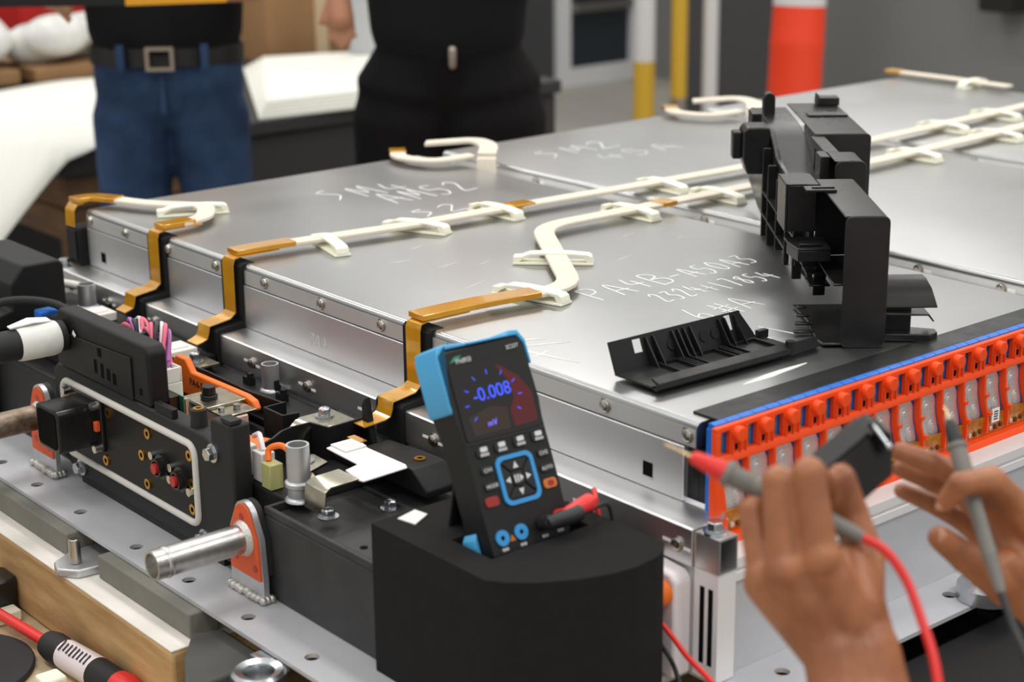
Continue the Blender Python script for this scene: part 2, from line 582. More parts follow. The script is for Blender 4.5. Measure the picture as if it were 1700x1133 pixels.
mat('lip_bright_metal', (224, 224, 222), 0.5, 0.8, var=0.05, vscale=12)
SCREW_Y = [0.016, 0.129, 0.252, 0.375, 0.502, 0.624, 0.749, 0.866, 0.989, 1.108, 1.214]
MODX = [(0.0, 0.600), (0.647, 1.226), (1.273, 1.852)]
mod_labels = ['nearest silver battery module, its lid carrying white handwriting and the two black plastic pieces',
              'middle silver battery module behind the first lid seam',
              'farthest silver battery module at the upper right']
modules = []
for i, (x0, x1) in enumerate(MODX):
    mo = thing('battery_module', mod_labels[i], 'battery module', ((x0 + x1) / 2, 0.62, 0.78), 'silver battery modules in the tray')
    modules.append(mo)
    ya, yb = 0.0195, 1.224
    obj('body', MB().box(x0 + 0.003, ya, 0.78, x1 - 0.003, yb, 0.9745), 'aluminium_end', mo)
    prof = [(x0, 0.975), (x0, 0.9930)] + arc(x0 + 0.0070, 0.9930, 0.0070, 180, 90, 6) + arc(x1 - 0.0070, 0.9930, 0.0070, 90, 0, 6) + [(x1, 0.975)]
    m = MB().prism(prof, 'y', ya - 0.014, yb + 0.003)
    obj('lid', m, 'aluminium_sheet', mo)
    obj('lip_bright_skin', MB().box(x0 - 0.0004, ya - 0.013, 0.9752, x0 - 0.00002, yb + 0.002, 0.9928), 'lip_bright_metal', mo)  # thin paler sheet added over the lip so it looks lit
    s0 = None
    for y in SCREW_Y:
        if s0 is None:
            s0 = screw_mesh(mo, (x0 - 0.0005, y, 0.9858))
            c0 = V(BASE[s0.name])
        else:
            inst(s0, c0 + V((0, y - SCREW_Y[0], 0)), mo, name='screw')
        if i == 0:
            obj('torque_mark', MB().box(x0 - 0.0008, y + 0.0045, 0.9885, x0 - 0.0005, y + 0.006, 0.9925), 'black_print', mo, smooth=False)
        else:
            obj('torque_mark', MB().box(x0 - 0.0008, y - 0.020, 0.9835, x0 - 0.0005, y - 0.009, 0.9885), 'marker_white', mo, smooth=False)
m1 = modules[0]
obj('end_plate', MB().box(-0.0024, 0.0195, 0.919, 0.0028, 1.224, 0.9738), 'aluminium_end', m1, bevel=0.0009)
# foot flange folded over the cross beam
obj('foot_flange', MB().prism([(0.0028, 0.9155), (0.0028, 0.922), (0.000, 0.9185), (-0.0385, 0.9170), (-0.0402, 0.9155), (-0.0402, 0.880), (-0.0384, 0.880), (-0.0384, 0.9155)], 'y', -0.030, 1.235), 'aluminium_fold', m1)
s1 = None
for y in (-0.012, 0.113, 0.235, 0.357, 0.479, 0.601, 0.723, 0.845, 0.967, 1.094, 1.21):
    if s1 is None:
        s1 = screw_mesh(m1, (-0.0403, y, 0.897), name='foot_screw')
        c1 = V(BASE[s1.name])
    else:
        inst(s1, c1 + V((0, y + 0.012, 0)), m1, name='foot_screw')
    obj('torque_mark', MB().box(-0.0407, y + 0.008, 0.8955, -0.0404, y + 0.019, 0.8985), 'marker_white', m1, smooth=False)
    obj('torque_mark', MB().box(-0.0407, y - 0.017, 0.8935, -0.0404, y - 0.008, 0.8965), 'marker_white', m1, smooth=False)
for y in (0.067, 1.178):
    obj('square_hole', MB().box(-0.0028, y - 0.0065, 0.931, -0.0025, y + 0.0065, 0.945), 'dark_recess', m1, smooth=False)
    obj('hole_sill', MB().box(-0.0036, y - 0.0065, 0.9285, -0.0025, y + 0.0065, 0.931), 'aluminium_fold', m1, smooth=False)
mat('stamp_grey', (225, 225, 225), 0.5, 0.6)
lettering('PA4', 0.020, 'stamp_grey', m1, (-0.0027, 0.632, 0.937), (0, -1, 0), (0, 0, 1), 'stamped_lettering', 1.1)
obj('plus_mark', MB().box(-0.0028, 1.1445, 0.9388, -0.0025, 1.1605, 0.9408).box(-0.0028, 1.1515, 0.931, -0.0025, 1.1535, 0.949), 'stamp_grey', m1, smooth=False)

# black edge bar and orange busbar frame along the near long side
obj('edge_bar', MB().prism([(0.028, 1.0003), (0.028, 1.0022), (-0.0045, 1.0022), (-0.0085, 0.999), (-0.0085, 0.89), (-0.004, 0.89), (-0.004, 0.998)], 'x', 0.018, 0.600), 'black_satin', m1)
obj('side_insulator', MB().box(0.004, -0.0035, 0.8895, 0.598, 0.0050, 0.974), 'black_gloss', m1)
obj('end_film', MB().box(0.004, 0.0055, 0.900, 0.012, 0.0190, 0.974), 'black_gloss', m1)
obj('blue_strip', MB().box(-0.002, -0.0165, 0.890, 0.600, -0.0090, 0.9995), 'blue_plastic', m1)
seg = None
for k in range(33):
    x = 0.0 + 0.0182 * k
    if seg is None:
        seg = obj('blue_segment', MB().prism([(-0.0170, 1.0000), (-0.0170, 1.0035), (-0.0130, 1.0045), (-0.0090, 1.0040), (-0.0090, 1.0000)], 'x', x, x + 0.0172), 'blue_plastic', m1)
        sb = V(BASE[seg.name])
    else:
        inst(seg, sb + V((0.0182 * k, 0, 0)), m1, name='blue_segment')
P_ = 0.0365
fr = MB()
fr.box(-0.004, -0.0232, 0.9975, 0.600, -0.0172, 1.0025)
fr.prism([(-0.0172, 0.966), (-0.0255, 0.9665), (-0.0255, 0.9705), (-0.0232, 0.9745), (-0.0172, 0.9745)], 'x', -0.004, 0.600)
fr.box(-0.004, -0.0232, 0.9745, 0.0025, -0.0172, 0.9975)
fr.prism([(-0.0172, 0.8865), (-0.0335, 0.8865), (-0.0335, 0.890), (-0.0300, 0.8955), (-0.0172, 0.8965)], 'x', -0.004, 0.600)
fr.prism([(-0.006, 0.967), (0.0075, 0.967), (0.006, 0.945), (0.010, 0.925), (0.012, 0.905), (0.006, 0.8905), (-0.004, 0.8905), (-0.006, 0.93)], 'y', -0.0255, -0.0172)
frame = obj('busbar_frame', fr, 'orange_plastic', m1, bevel=0.0007)
mat('weld_silver', (236, 236, 234), 0.30, 0.7, var=0.15, vscale=200, bump=0.6, bscale=900)
post = peg = pad = fin = tab = wel = None
for k in range(16):
    dx = P_ * k
    if k == 0:
        pm = MB().box(0.0150, -0.0232, 0.9745, 0.0385, -0.0172, 0.9975)
        pm.box(0.0165, -0.0250, 0.9735, 0.0182, -0.0232, 0.990).box(0.0270, -0.0250, 0.9735, 0.0287, -0.0232, 0.990).box(0.0345, -0.0250, 0.9735, 0.0362, -0.0232, 0.9985)
        post = obj('frame_post', pm, 'orange_plastic', frame, bevel=0.0006)
        peg = obj('round_peg', MB().sweep([(0.0228, -0.0232, 0.9935), (0.0228, -0.0305, 0.9935), (0.0228, -0.0315, 0.9935)], [0.0072, 0.0072, 0.0064], 20), 'orange_plastic', frame)
        hole = obj('peg_hole', MB().box(0.0212, -0.0237, 0.9770, 0.0245, -0.0233, 0.9830), 'dark_recess', frame, smooth=False)
        tab = obj('terminal_tab', MB().box(0.0035, -0.0195, 0.9750, 0.0085, -0.0168, 0.9970), 'nickel', m1)
        # busbar plate: tall rounded tongue with a lower tab, welded ovals on top
        pl = [(0.0090, 0.9660), (0.0055, 0.9620), (0.0055, 0.945), (0.0080, 0.935), (0.0125, 0.924), (0.0155, 0.906), (0.0425, 0.906), (0.0425, 0.920), (0.0390, 0.932), (0.0355, 0.944), (0.0345, 0.957), (0.0290, 0.9660)]
        pad = obj('busbar_plate', MB().prism(pl, 'y', -0.0190, -0.0171), 'weld_silver', m1, bevel=0.0006)
        wm = MB()
        for (cx, cz, rx, rz) in ((0.0190, 0.947, 0.0060, 0.0125), (0.0300, 0.927, 0.0050, 0.0080)):
            ring = [(cx + rx * math.cos(a), cz + rz * math.sin(a)) for a in [2 * math.pi * q / 18 for q in range(18)]]
            wm.prism(ring, 'y', -0.0198, -0.0188)
            ring2 = [(cx + rx * 0.55 * math.cos(a), cz + rz * 0.6 * math.sin(a)) for a in [2 * math.pi * q / 14 for q in range(14)]]
            wm.prism(ring2, 'y', -0.0206, -0.0196)
        wel = obj('weld_ovals', wm, 'weld_silver', m1, bevel=0.0004)
        fpath = [(0.0388, 0.968), (0.0390, 0.955), (0.0400, 0.944), (0.0435, 0.932), (0.0475, 0.922), (0.0490, 0.910), (0.0485, 0.900)]
        fm = MB().ribbon([(x, -0.0225, z) for x, z in fpath], (0, 1, 0), 0.0075, 0.0030)
        fm.box(0.0375, -0.0290, 0.9425, 0.0425, -0.0240, 0.9455).box(0.0455, -0.0290, 0.9205, 0.0505, -0.0240, 0.9235)
        fin = obj('divider_fin', fm, 'orange_plastic', frame)
        parts0 = [(post, frame), (peg, frame), (hole, frame), (tab, m1), (pad, m1), (wel, m1), (fin, frame)]
        bases0 = [V(BASE[o.name]) for o, _ in parts0]
    else:
        for (o, pa), b0 in zip(parts0, bases0):
            if o is fin and k == 15:
                continue
            inst(o, b0 + V((dx, 0, 0)), pa)
flex = obj('flex_circuit', MB().box(0.002, -0.0222, 0.8966, 0.599, -0.0207, 0.9175), 'amber_flex', m1)
cm = None
mat('solder', (220, 216, 205), 0.3, 0.9)
mat('brown_part', (92, 44, 16), 0.35)
for k in range(16):
    for q, (ox, oz, r, mm) in enumerate(((0.020, 0.9025, 0.0032, 'solder'), (0.029, 0.9020, 0.0030, 'brown_part'), (0.012, 0.910, 0.0022, 'solder'), (0.0385, 0.9030, 0.0030, 'brown_part'))):
        if k == 0:
            o = obj('solder_bump' if mm == 'solder' else 'sense_pad', MB().sweep([(ox, -0.0225, oz), (ox, -0.0240, oz), (ox, -0.0250, oz)], [r, r * 0.9, r * 0.4], 10), mm, flex)
            if cm is None:
                cm = []
            cm.append((o, V(BASE[o.name])))
        else:
            inst(cm[q][0], cm[q][1] + V((P_ * k, 0, 0)), flex)
obj('data_label', MB().box(0.4215, -0.0245, 0.9085, 0.4345, -0.0228, 0.9235), 'white_print', m1, smooth=False)
for q in range(4):
    obj('label_line', MB().box(0.4245, -0.0249, 0.9115 + q * 0.0028, 0.4315, -0.0246, 0.9127 + q * 0.0028), 'black_print', m1, smooth=False)
for i in (1, 2):
    x0, x1 = MODX[i]
    obj('edge_bar', MB().prism([(0.028, 1.0003), (0.028, 1.0022), (-0.0045, 1.0022), (-0.0085, 0.999), (-0.0085, 0.89), (-0.004, 0.89), (-0.004, 0.998)], 'x', x0 + 0.005, x1), 'black_satin', modules[i])
    obj('busbar_frame', MB().box(x0, -0.0265, 0.966, x1, -0.0172, 1.0025).prism([(-0.0172, 0.8865), (-0.0335, 0.8865), (-0.0335, 0.890), (-0.0172, 0.8975)], 'x', x0, x1).box(x0, -0.0200, 0.8975, x1, -0.0172, 0.966), 'orange_plastic', modules[i])

# ------------------------------------------------------------------ handwriting and scuffs on the lids
GLY = {
    'P': [[(0, 0), (0, 1)], [(0, 1), (.45, 1.02), (.62, .85), (.5, .62), (.1, .52)]],
    'A': [[(0, 0), (.32, 1), (.7, 0)], [(.05, .42), (.75, .38)]],
    '4': [[(.25, 1), (.08, .5), (.7, .45)], [(.48, .75), (.45, .05)]],
    'B': [[(0, 0), (.05, 1), (.5, .95), (.55, .7), (.1, .55)], [(.1, .55), (.65, .45), (.6, .1), (0, 0)]],
    '-': [[(0, .5), (.7, .52)]],
    '5': [[(.6, 1), (.15, .98), (.1, .6), (.5, .58), (.55, .25), (.25, 0), (0, .1)]],
    '0': [[(.3, 1), (.02, .6), (.15, .05), (.5, .1), (.6, .6), (.3, 1)]],
    'D': [[(.1, 0), (.1, 1), (.55, .8), (.55, .25), (.1, 0)]],
    '3': [[(0, .95), (.5, .95), (.2, .6), (.55, .4), (.4, .05), (0, .05)]],
    '2': [[(0, .8), (.3, 1), (.5, .75), (0, .05), (.6, .05)]],
    '+': [[(.3, .9), (.3, .1)], [(0, .5), (.6, .5)]],
    '1': [[(.1, 1), (.25, 0)]],
    '7': [[(0, 1), (.5, .95), (.2, 0)]],
    '8': [[(.5, .9), (.1, .75), (.5, .3), (.25, 0), (.05, .25), (.5, .75), (.5, .9)]],
    '6': [[(.25, 1), (0, .35), (.2, 0), (.5, .15), (.35, .45), (.05, .3)]],
    '#': [[(.2, 1), (.3, 0)], [(.55, 1), (.6, 0)], [(0, .65), (.8, .68)], [(0, .35), (.85, .38)]],
    '/': [[(.1, 1), (.5, 0)]],
    'm': [[(0, 0), (.1, .9), (.35, .3), (.6, .95), (.75, 0)]],
    's': [[(.5, .95), (.1, .8), (.5, .4), (.1, .0)]],
    '.': [[(.1, .1), (.2, .0)]],
    ' ': [],
}
def handwriting(text, x, y, adv, hgt, parent, drift=0.0, w=0.0020, z=1.0002, slant=0.0, name='marker_lettering'):
    mb = MB()
    for i, ch in enumerate(text):
        ox = x + adv * i
        oy = y + drift * i + random.uniform(-.003, .003)
        for st in GLY.get(ch, []):
            pts = [V((ox + adv * .95 * a + slant * b, oy + hgt * b, z)) for a, b in st]
            if len(pts) > 2:
                pts = spline(pts, 4)
            n = len(pts)
            sd = []
            for q in range(n):
                t = pts[min(n - 1, q + 1)] - pts[max(0, q - 1)]
                t = t.normalized() if t.length > 1e-9 else V((1, 0, 0))
                sd.append(V((-t.y, t.x, 0)))
            mb.ribbon(pts, sd, w, -0.0003)
    return obj(name, mb, 'marker_white', parent, smooth=False)

handwriting('PA4B', 0.222, 0.374, 0.0335, 0.050, m1, drift=0.001)
handwriting('-A50A3', 0.352, 0.375, 0.0245, 0.042, m1, drift=0.0)
handwriting('2324+17854', 0.272, 0.320, 0.0186, 0.038, m1, drift=-0.0018)
handwriting('6#A', 0.252, 0.235, 0.035, 0.046, m1, drift=-0.001)
handwriting('1/.', 0.246, 0.142, 0.026, 0.044, m1, drift=-0.003)
handwriting('sm4', 0.30, 1.03, 0.05, 0.075, m1, w=0.0018, drift=-0.01)
handwriting('Am52', 0.355, 0.955, 0.042, 0.07, m1, w=0.002)
handwriting('s2', 0.33, 0.86, 0.05, 0.045, m1, w=0.002)
handwriting('sm2', 0.74, 1.06, 0.06, 0.06, modules[1], w=0.002)
handwriting('45A', 0.80, 0.98, 0.06, 0.05, modules[1], w=0.0015)

def scuff(x, y, length, ang, w, parent):
    pts = [V((x + math.cos(ang) * length * q / 5, y + math.sin(ang) * length * q / 5 + random.uniform(-.0008, .0008), 1.0001)) for q in range(6)]
    n = V((-math.sin(ang), math.cos(ang), 0))
    return MB().ribbon(pts, n, [w * k for k in (.2, .7, 1, .8, .6, .15)], -0.0002)
for args in ((0.012, 0.352, 0.14, -1.35, 0.006), (0.03, 0.30, 0.06, -0.4, 0.004), (0.03, 0.33, 0.05, -0.6, 0.005), (0.02, 0.26, 0.03, 0.3, 0.004), (0.10, 0.17, 0.03, -0.9, 0.003), (0.09, 0.20, 0.02, -1.2, 0.003), (0.20, 0.72, 0.03, 0.2, 0.0014), (0.22, 0.60, 0.025, 0.25, 0.0012), (0.33, 0.56, 0.03, 0.1, 0.0012), (0.07, 0.47, 0.04, 0.2, 0.0013), (0.50, 0.53, 0.02, 0.4, 0.0012), (0.115, 0.055, 0.10, 0.05, 0.010), (0.14, 0.68, 0.03, -0.2, 0.002), (0.17, 0.62, 0.04, 0.2, 0.0015), (0.36, 0.50, 0.035, 0.2, 0.0015), (0.25, 0.47, 0.03, 0.3, 0.0012), (0.13, 0.52, 0.05, 0.3, 0.0012), (0.45, 0.585, 0.03, 0.25, 0.001), (0.40, 0.11, 0.08, 0.1, 0.0035)):
    obj('scuff_mark', scuff(*args, m1), 'scuff_white', m1, smooth=False)
# white reflector plates added between the modules to brighten the lid lips
for i in (0, 1):
    obj('seam_reflector', MB().box(MODX[i][1] + 0.0005, 0.02, 0.9795, MODX[i + 1][0] - 0.004, 1.22, 0.982), 'rail_white', modules[i + 1])

# ================================================================== black edge pads with tape tails over the module end
def flat_path(pts, r=0.03, n=5):
    """round the corners of a polyline"""
    P = [V(p) for p in pts]
    out = [P[0]]
    for i in range(1, len(P) - 1):
        a, b, c = P[i - 1], P[i], P[i + 1]
        la, lc = (a - b).length, (c - b).length
        q = min(r, la * 0.45, lc * 0.45)
        p0 = b + (a - b).normalized() * q
        p1 = b + (c - b).normalized() * q
        for k in range(n + 1):
            t = k / n
            out.append(p0 * (1 - t) ** 2 + b * 2 * t * (1 - t) + p1 * t * t)
    out.append(P[-1])
    return out

def flat_sides(pts):
    sd = []
    n = len(pts)
    for q in range(n):
        t = pts[min(n - 1, q + 1)] - pts[max(0, q - 1)]
        t.z = 0
        t = t.normalized()
        sd.append(V((-t.y, t.x, 0)))
    return sd

PAD_Y = [1.015, 0.822, 0.432]
pad_where = ['second from the far left corner', 'at the middle of the end', 'behind the multimeter']
for y, wh in zip(PAD_Y, pad_where):
    pa = [(0.016, y, 1.0006), (-0.0005, y, 1.0006), (-0.0048, y, 0.997), (-0.0048, y, 0.9255), (-0.041, y, 0.9225), (-0.0445, y, 0.919), (-0.0445, y, 0.879), (-0.070, y, 0.8765)]
    o = obj('edge_pad', MB().ribbon(pa, (0, -1, 0), 0.049, 0.0055), 'black_pad', bevel=0.0012)
    tag(o, 'black rubber edge pad stepping down the module end, %s' % wh, 'pad', 'black pads on the module end')

def kapton_drop(parent, y, tail=-0.088):
    y = y - 0.002
    p = [(0.06, y, 1.0085), (0.0, y, 1.0085), (-0.008, y, 1.0065), (-0.0106, y, 0.999), (-0.0106, y, 0.950), (-0.0106, y, 0.937), (-0.019, y, 0.9312), (-0.038, y, 0.9290), (-0.0500, y, 0.927), (-0.0510, y, 0.918), (-0.054, y, 0.911), (-0.060, y, 0.9085), (tail, y, 0.9065)]
    return obj('tape_tail', MB().ribbon(p, (0, -1, 0), [0.025, 0.025, 0.025, 0.026, 0.025, 0.025, 0.027, 0.029, 0.027, 0.026, 0.027, 0.026, 0.025], 0.0012), 'kapton', parent)

def cable(name_label, pts, tapes, r=0.03, width=0.025, base=None, group='cream flat sensor cables on the lids'):
    path = flat_path(pts, r)
    c = thing('flat_cable', name_label, 'cable', (path[0].x, path[0].y, 1.002), group)
    obj('sleeve', MB().ribbon(path, flat_sides(path), width, -0.0052), 'cream_sleeve', c, bevel=0.0012)
    for tp in tapes:
        tpth = flat_path(tp, r)
        sd = flat_sides(tpth)
        tm = MB().ribbon([p + V((0, 0, 0.0007)) for p in tpth], sd, width + 0.0016, -0.0066)
        obj('tape_wrap', tm, 'kapton', c, bevel=0.0008)
    return c

Z = 1.0082
# cable B: middle pad, straight back along the lids
cb = cable('long cream flat cable from the middle pad straight back along all three lids',
           [(0.06, 0.822, Z), (0.142, 0.810, Z), (0.265, 0.793, Z), (0.404, 0.788, Z), (0.591, 0.776, Z), (0.87, 0.760, Z), (1.2, 0.772, Z), (1.568, 0.795, Z), (1.80, 0.812, Z)],
           [[(0.0, 0.824, Z), (0.03, 0.823, Z), (0.085, 0.818, Z)], [(0.425, 0.787, Z), (0.44, 0.7865, Z), (0.462, 0.7855, Z)]], r=0.05)
kapton_drop(cb, 0.822, -0.068)
# cable C: kinked cable from the pad behind the meter
cc = cable('kinked cream flat cable bending twice beside the white handwriting',
           [(0.10, 0.430, Z), (0.208, 0.410, Z), (0.378, 0.667, Z), (0.551, 0.661, Z), (0.75, 0.658, Z), (1.05, 0.654, Z), (1.4, 0.675, Z), (1.80, 0.70, Z)],
           [[(-0.004, 0.432, Z), (0.08, 0.430, Z), (0.158, 0.419, Z)], [(0.588, 0.660, Z), (0.60, 0.6598, Z), (0.615, 0.6595, Z)]], r=0.05, width=0.027)
kapton_drop(cc, 0.432)
# cable A: loop at the far left corner
ca = cable('short cream flat cable looping between the two pads at the far left corner',
           [(0.028, 1.243, Z), (0.062, 1.150, Z), (0.118, 1.085, Z), (0.075, 1.022, Z), (0.03, 1.012, Z)],
           [[(-0.010, 1.246, Z), (0.02, 1.246, Z), (0.042, 1.205, Z)], [(0.0, 1.014, Z), (0.025, 1.013, Z), (0.050, 1.017, Z)]], r=0.035)
kapton_drop(ca, 1.015, -0.066)
obj('tape_tail', MB().ribbon([(0.0, 1.246, 1.0085), (-0.010, 1.246, 1.0075), (-0.0165, 1.246, 0.999), (-0.0175, 1.246, 0.975)], (0, -1, 0), 0.027, 0.0012), 'kapton', ca)
_p = thing('corner_block', 'black rubber block under the tape at the far left module corner', 'pad', (-0.002, 1.244, 0.9182))
obj('block', MB().box(-0.016, 1.226, 0.9182, 0.030, 1.262, 0.974), 'black_pad', _p, bevel=0.003)
obj('face', MB().box(-0.0185, 1.2305, 0.925, -0.0163, 1.258, 0.971), 'black_plastic', _p, bevel=0.001)
# loops at the back edge over the two seams, and one cable at the far end
def back_loop(x, lab):
    c = cable(lab[0], [(x - 0.005, 1.232, Z), (x - 0.035, 1.190, Z), (x - 0.015, 1.120, Z), (x + 0.050, 1.105, Z + 0.004)], [[(x - 0.001, 1.238, Z), (x - 0.012, 1.222, Z), (x - 0.016, 1.215, Z)]], r=0.03, group='cream cable loops at the back edge')
    p = flat_path([(x + 0.045, 1.222, 1.016), (x + 0.105, 1.165, 1.022), (x + 0.090, 1.110, 1.022), (x + 0.055, 1.075, 1.017)], 0.03)
    c2 = thing('flat_cable', lab[1], 'cable', tuple(p[0]), 'cream cable loops at the back edge')
    obj('sleeve', MB().ribbon(p, flat_sides(p), 0.030, -0.0055), 'cream_sleeve', c2, bevel=0.0012)
    q = [p[-1], p[-1] + V((-0.006, -0.006, -0.003)), p[-1] + V((-0.009, -0.010, -0.018)), p[-1] + V((-0.009, -0.010, -0.040))]
    obj('tail', MB().ribbon(q, flat_sides(p)[-1], 0.030, 0.0055), 'cream_sleeve', c2)
back_loop(0.563, ('lower cream cable loop at the back edge beside the first seam', 'upper cream cable folding into the first seam at the back edge'))
back_loop(1.185, ('lower cream cable loop at the back edge beside the second seam', 'upper cream cable folding into the second seam at the back edge'))
cable('cream flat cable across the far right end of the pack', [(1.838, 1.226, Z), (1.842, 1.10, Z), (1.838, 0.955, Z)], [[(1.836, 1.250, Z), (1.837, 1.235, Z), (1.838, 1.215, Z)]], r=0.03)

# ------------------------------------------------------------------ pale cable clips
def make_clip():
    L = 0.050
    prof_base = [(-L, 0.0), (L, 0.0), (L, 0.0030), (-L, 0.0030)]
    arch = [(-L, 0.0031), (-L + 0.002, 0.0105), (-L + 0.006, 0.0130), (-0.020, 0.0150), (0.010, 0.0152), (0.030, 0.0140), (L - 0.010, 0.0100), (L, 0.0095), (L, 0.0031),
            (L - 0.008, 0.0031), (L - 0.012, 0.0065), (0.028, 0.0108), (0.010, 0.0120), (-0.020, 0.0118), (-L + 0.012, 0.0095), (-L + 0.008, 0.0031)]
    r = thing('cable_clip', 'x', 'clip', (0, 0, 0))
    obj('base_plate', MB().prism([(p, q) for p, q in prof_base], 'x', -0.011, 0.011), 'clip_white', r, bevel=0.0007)
    obj('strap', MB().prism(arch, 'x', -0.0085, 0.0085), 'clip_white', r, bevel=0.0007)
    return r
clip0 = make_clip()
CLIPS = [((0.128, 0.795), -0.25, 'nearest the middle pad on the straight cable'),
         ((0.270, 0.797), 0.37, 'second from the middle pad on the straight cable'),
         ((0.411, 0.799), 0.03, 'just before the tape band on the straight cable'),
         ((0.701, 0.764), -0.05, 'on the straight cable across the first seam'),
         ((0.545, 0.668), 0.04, 'on the kinked cable after its second bend'),
         ((0.712, 0.662), -0.03, 'on the kinked cable just past the first seam'),
         ((0.292, 0.541), 0.78, 'between the two bends of the kinked cable'),
         ((0.165, 0.435), 0.24, 'at the end of the brown tape beside the handwriting'),
         ((0.098, 1.093), 1.15, 'on the loop at the far left corner'),
         ((1.400, 0.782), -0, 'on the straight cable right of the tall black cover'),
         ((1.568, 0.793), -0, 'farthest right on the straight cable'),
         ((1.160, 0.658), -0, 'on the kinked cable right of the tall black cover'),
         ((1.400, 0.673), -0, 'farthest right on the kinked cable'),
         ((1.842, 1.045), -1.4, 'on the cable across the far right end')]
first = True
for (x, y), a, wh in CLIPS:
    if first:
        r = clip0
        first = False
    else:
        r = clip0.copy()
        COL.objects.link(r)
        for ch in clip0.children:
            c = ch.copy()
            COL.objects.link(c)
            c.parent = r
    r.location = (x, y, 1.0003)
    r.rotation_euler = (0, 0, a)
    tag(r, 'pale white cable clip %s' % wh, 'clip', 'pale cable clips on the lids')

# ================================================================== tall black plastic cover standing on the lid
br = thing('plastic_cover', 'tall black plastic cable cover standing on the lid behind the hands', 'plastic cover', (0, 0, 0))
def sh(name, mb, m='black_gloss', bevel=0.0012, parent=None):
    return obj(name, mb, m, parent or br, bevel=bevel)
T2 = 0.0022
# local frame: x to the right, y away from camera, z up; origin on the lid
# near shell, open to the left
near = MB()
near.prism(rrect(0.0, 0.0, 0.0465, 0.141, 0.007, 4), 'y', 0.0, T2)
near.prism([(0.0465 - T2, 0.004), (0.0465, 0.004), (0.0465, 0.135), (0.0435, 0.1395), (0.0405, 0.141), (0.000, 0.141), (0.000, 0.141 - T2), (0.040, 0.141 - T2), (0.0435, 0.136)], 'y', T2, 0.19)
sh('near_shell', near)
sh('shell_divider', MB().box(0.0, 0.180, 0.055, 0.044, 0.183, 0.139).box(0.0, 0.0535, 0.0525, 0.044, 0.180, 0.055))
fl = MB().prism([(0.044, 0.003), (-0.018, 0.003), (-0.022, 0.020), (-0.022, 0.05), (-0.0205, 0.09), (-0.027, 0.155), (0.044, 0.155)], 'z', 0.002, 0.0045)
sh('floor_plate', fl)
for k, yy in enumerate((0.045, 0.062, 0.080, 0.100)):
    sh('finger_tab', MB().box(-0.042 + 0.004 * k, yy, 0.0025 + 0.004 * k, -0.0195, yy + 0.007, 0.0055 + 0.004 * k))
sh('snap_loop', MB().prism([(-0.022, 0.118), (0.012, 0.118), (0.012, 0.124), (-0.014, 0.124), (-0.014, 0.134), (0.012, 0.134), (0.012, 0.140), (-0.022, 0.140)], 'z', 0.1412, 0.1440), bevel=0.0008)
lb = MB()
lb.box(-0.037, 0.165, 0.086, -0.034, 0.225, 0.141).box(-0.034, 0.165, 0.086, -0.002, 0.168, 0.139).box(-0.0375, 0.165, 0.1385, 0.0, 0.225, 0.1405)
lb.box(-0.037, 0.222, 0.086, -0.002, 0.225, 0.139)
sh('side_pocket', lb)
shf = MB().prism([(-0.037, 0.145), (-0.030, 0.108), (0.006, 0.108), (0.006, 0.165), (-0.037, 0.165)], 'z', 0.078, 0.0805)
shf.prism([(-0.037, 0.147), (-0.030, 0.108), (0.006, 0.108), (0.006, 0.110), (-0.029, 0.110), (-0.0355, 0.147)], 'z', 0.066, 0.078)
shf.box(-0.027, 0.118, 0.0806, -0.002, 0.122, 0.0835)
sh('shelf', shf)
for k, (zz, ln) in enumerate(((0.052, 0.03), (0.044, 0.026), (0.030, 0.022))):
    sh('inner_rib', MB().box(-0.020 + 0.004 * k, 0.135, zz, 0.012, 0.160 + 0.004 * k, zz + 0.0025).box(-0.004, 0.15 + 0.003 * k, zz - 0.016, 0.010, 0.153 + 0.003 * k, zz))
sh('metal_pin', MB().cyl((-0.030, 0.150, 0.052), (-0.030, 0.150, 0.066), 0.0032, n=12), 'steel', 0)
# long back wall with ribs, reaching to the far end
wl = MB()
wl.prism([(0.20, 0.02), (0.20, 0.125), (0.27, 0.120), (0.36, 0.105), (0.47, 0.110), (0.53, 0.135), (0.72, 0.135), (0.72, 0.03), (0.62, 0.012), (0.50, 0.0), (0.44, 0.0), (0.34, 0.012)], 'x', -0.004, 0.003)
sh('long_wall', wl)
for (yy, zt) in ((0.235, 0.118), (0.30, 0.108), (0.375, 0.102), (0.45, 0.105), (0.50, 0.118)):
    sh('wall_rib', MB().box(-0.016, yy, 0.012 if yy < .44 else 0.0, -0.0042, yy + 0.003, zt))
sh('wall_step', MB().box(-0.016, 0.22, 0.060, -0.0042, 0.50, 0.0625).box(-0.016, 0.30, 0.030, -0.0042, 0.50, 0.0325))
sad = MB().ribbon([(0.022, 0.19, 0.110), (0.022, 0.27, 0.106), (0.022, 0.35, 0.094), (0.022, 0.44, 0.098), (0.022, 0.52, 0.126), (0.022, 0.60, 0.134), (0.022, 0.70, 0.135)], (1, 0, 0), [0.040, 0.038, 0.038, 0.040, 0.042, 0.042, 0.042], 0.003)
sh('saddle', sad)
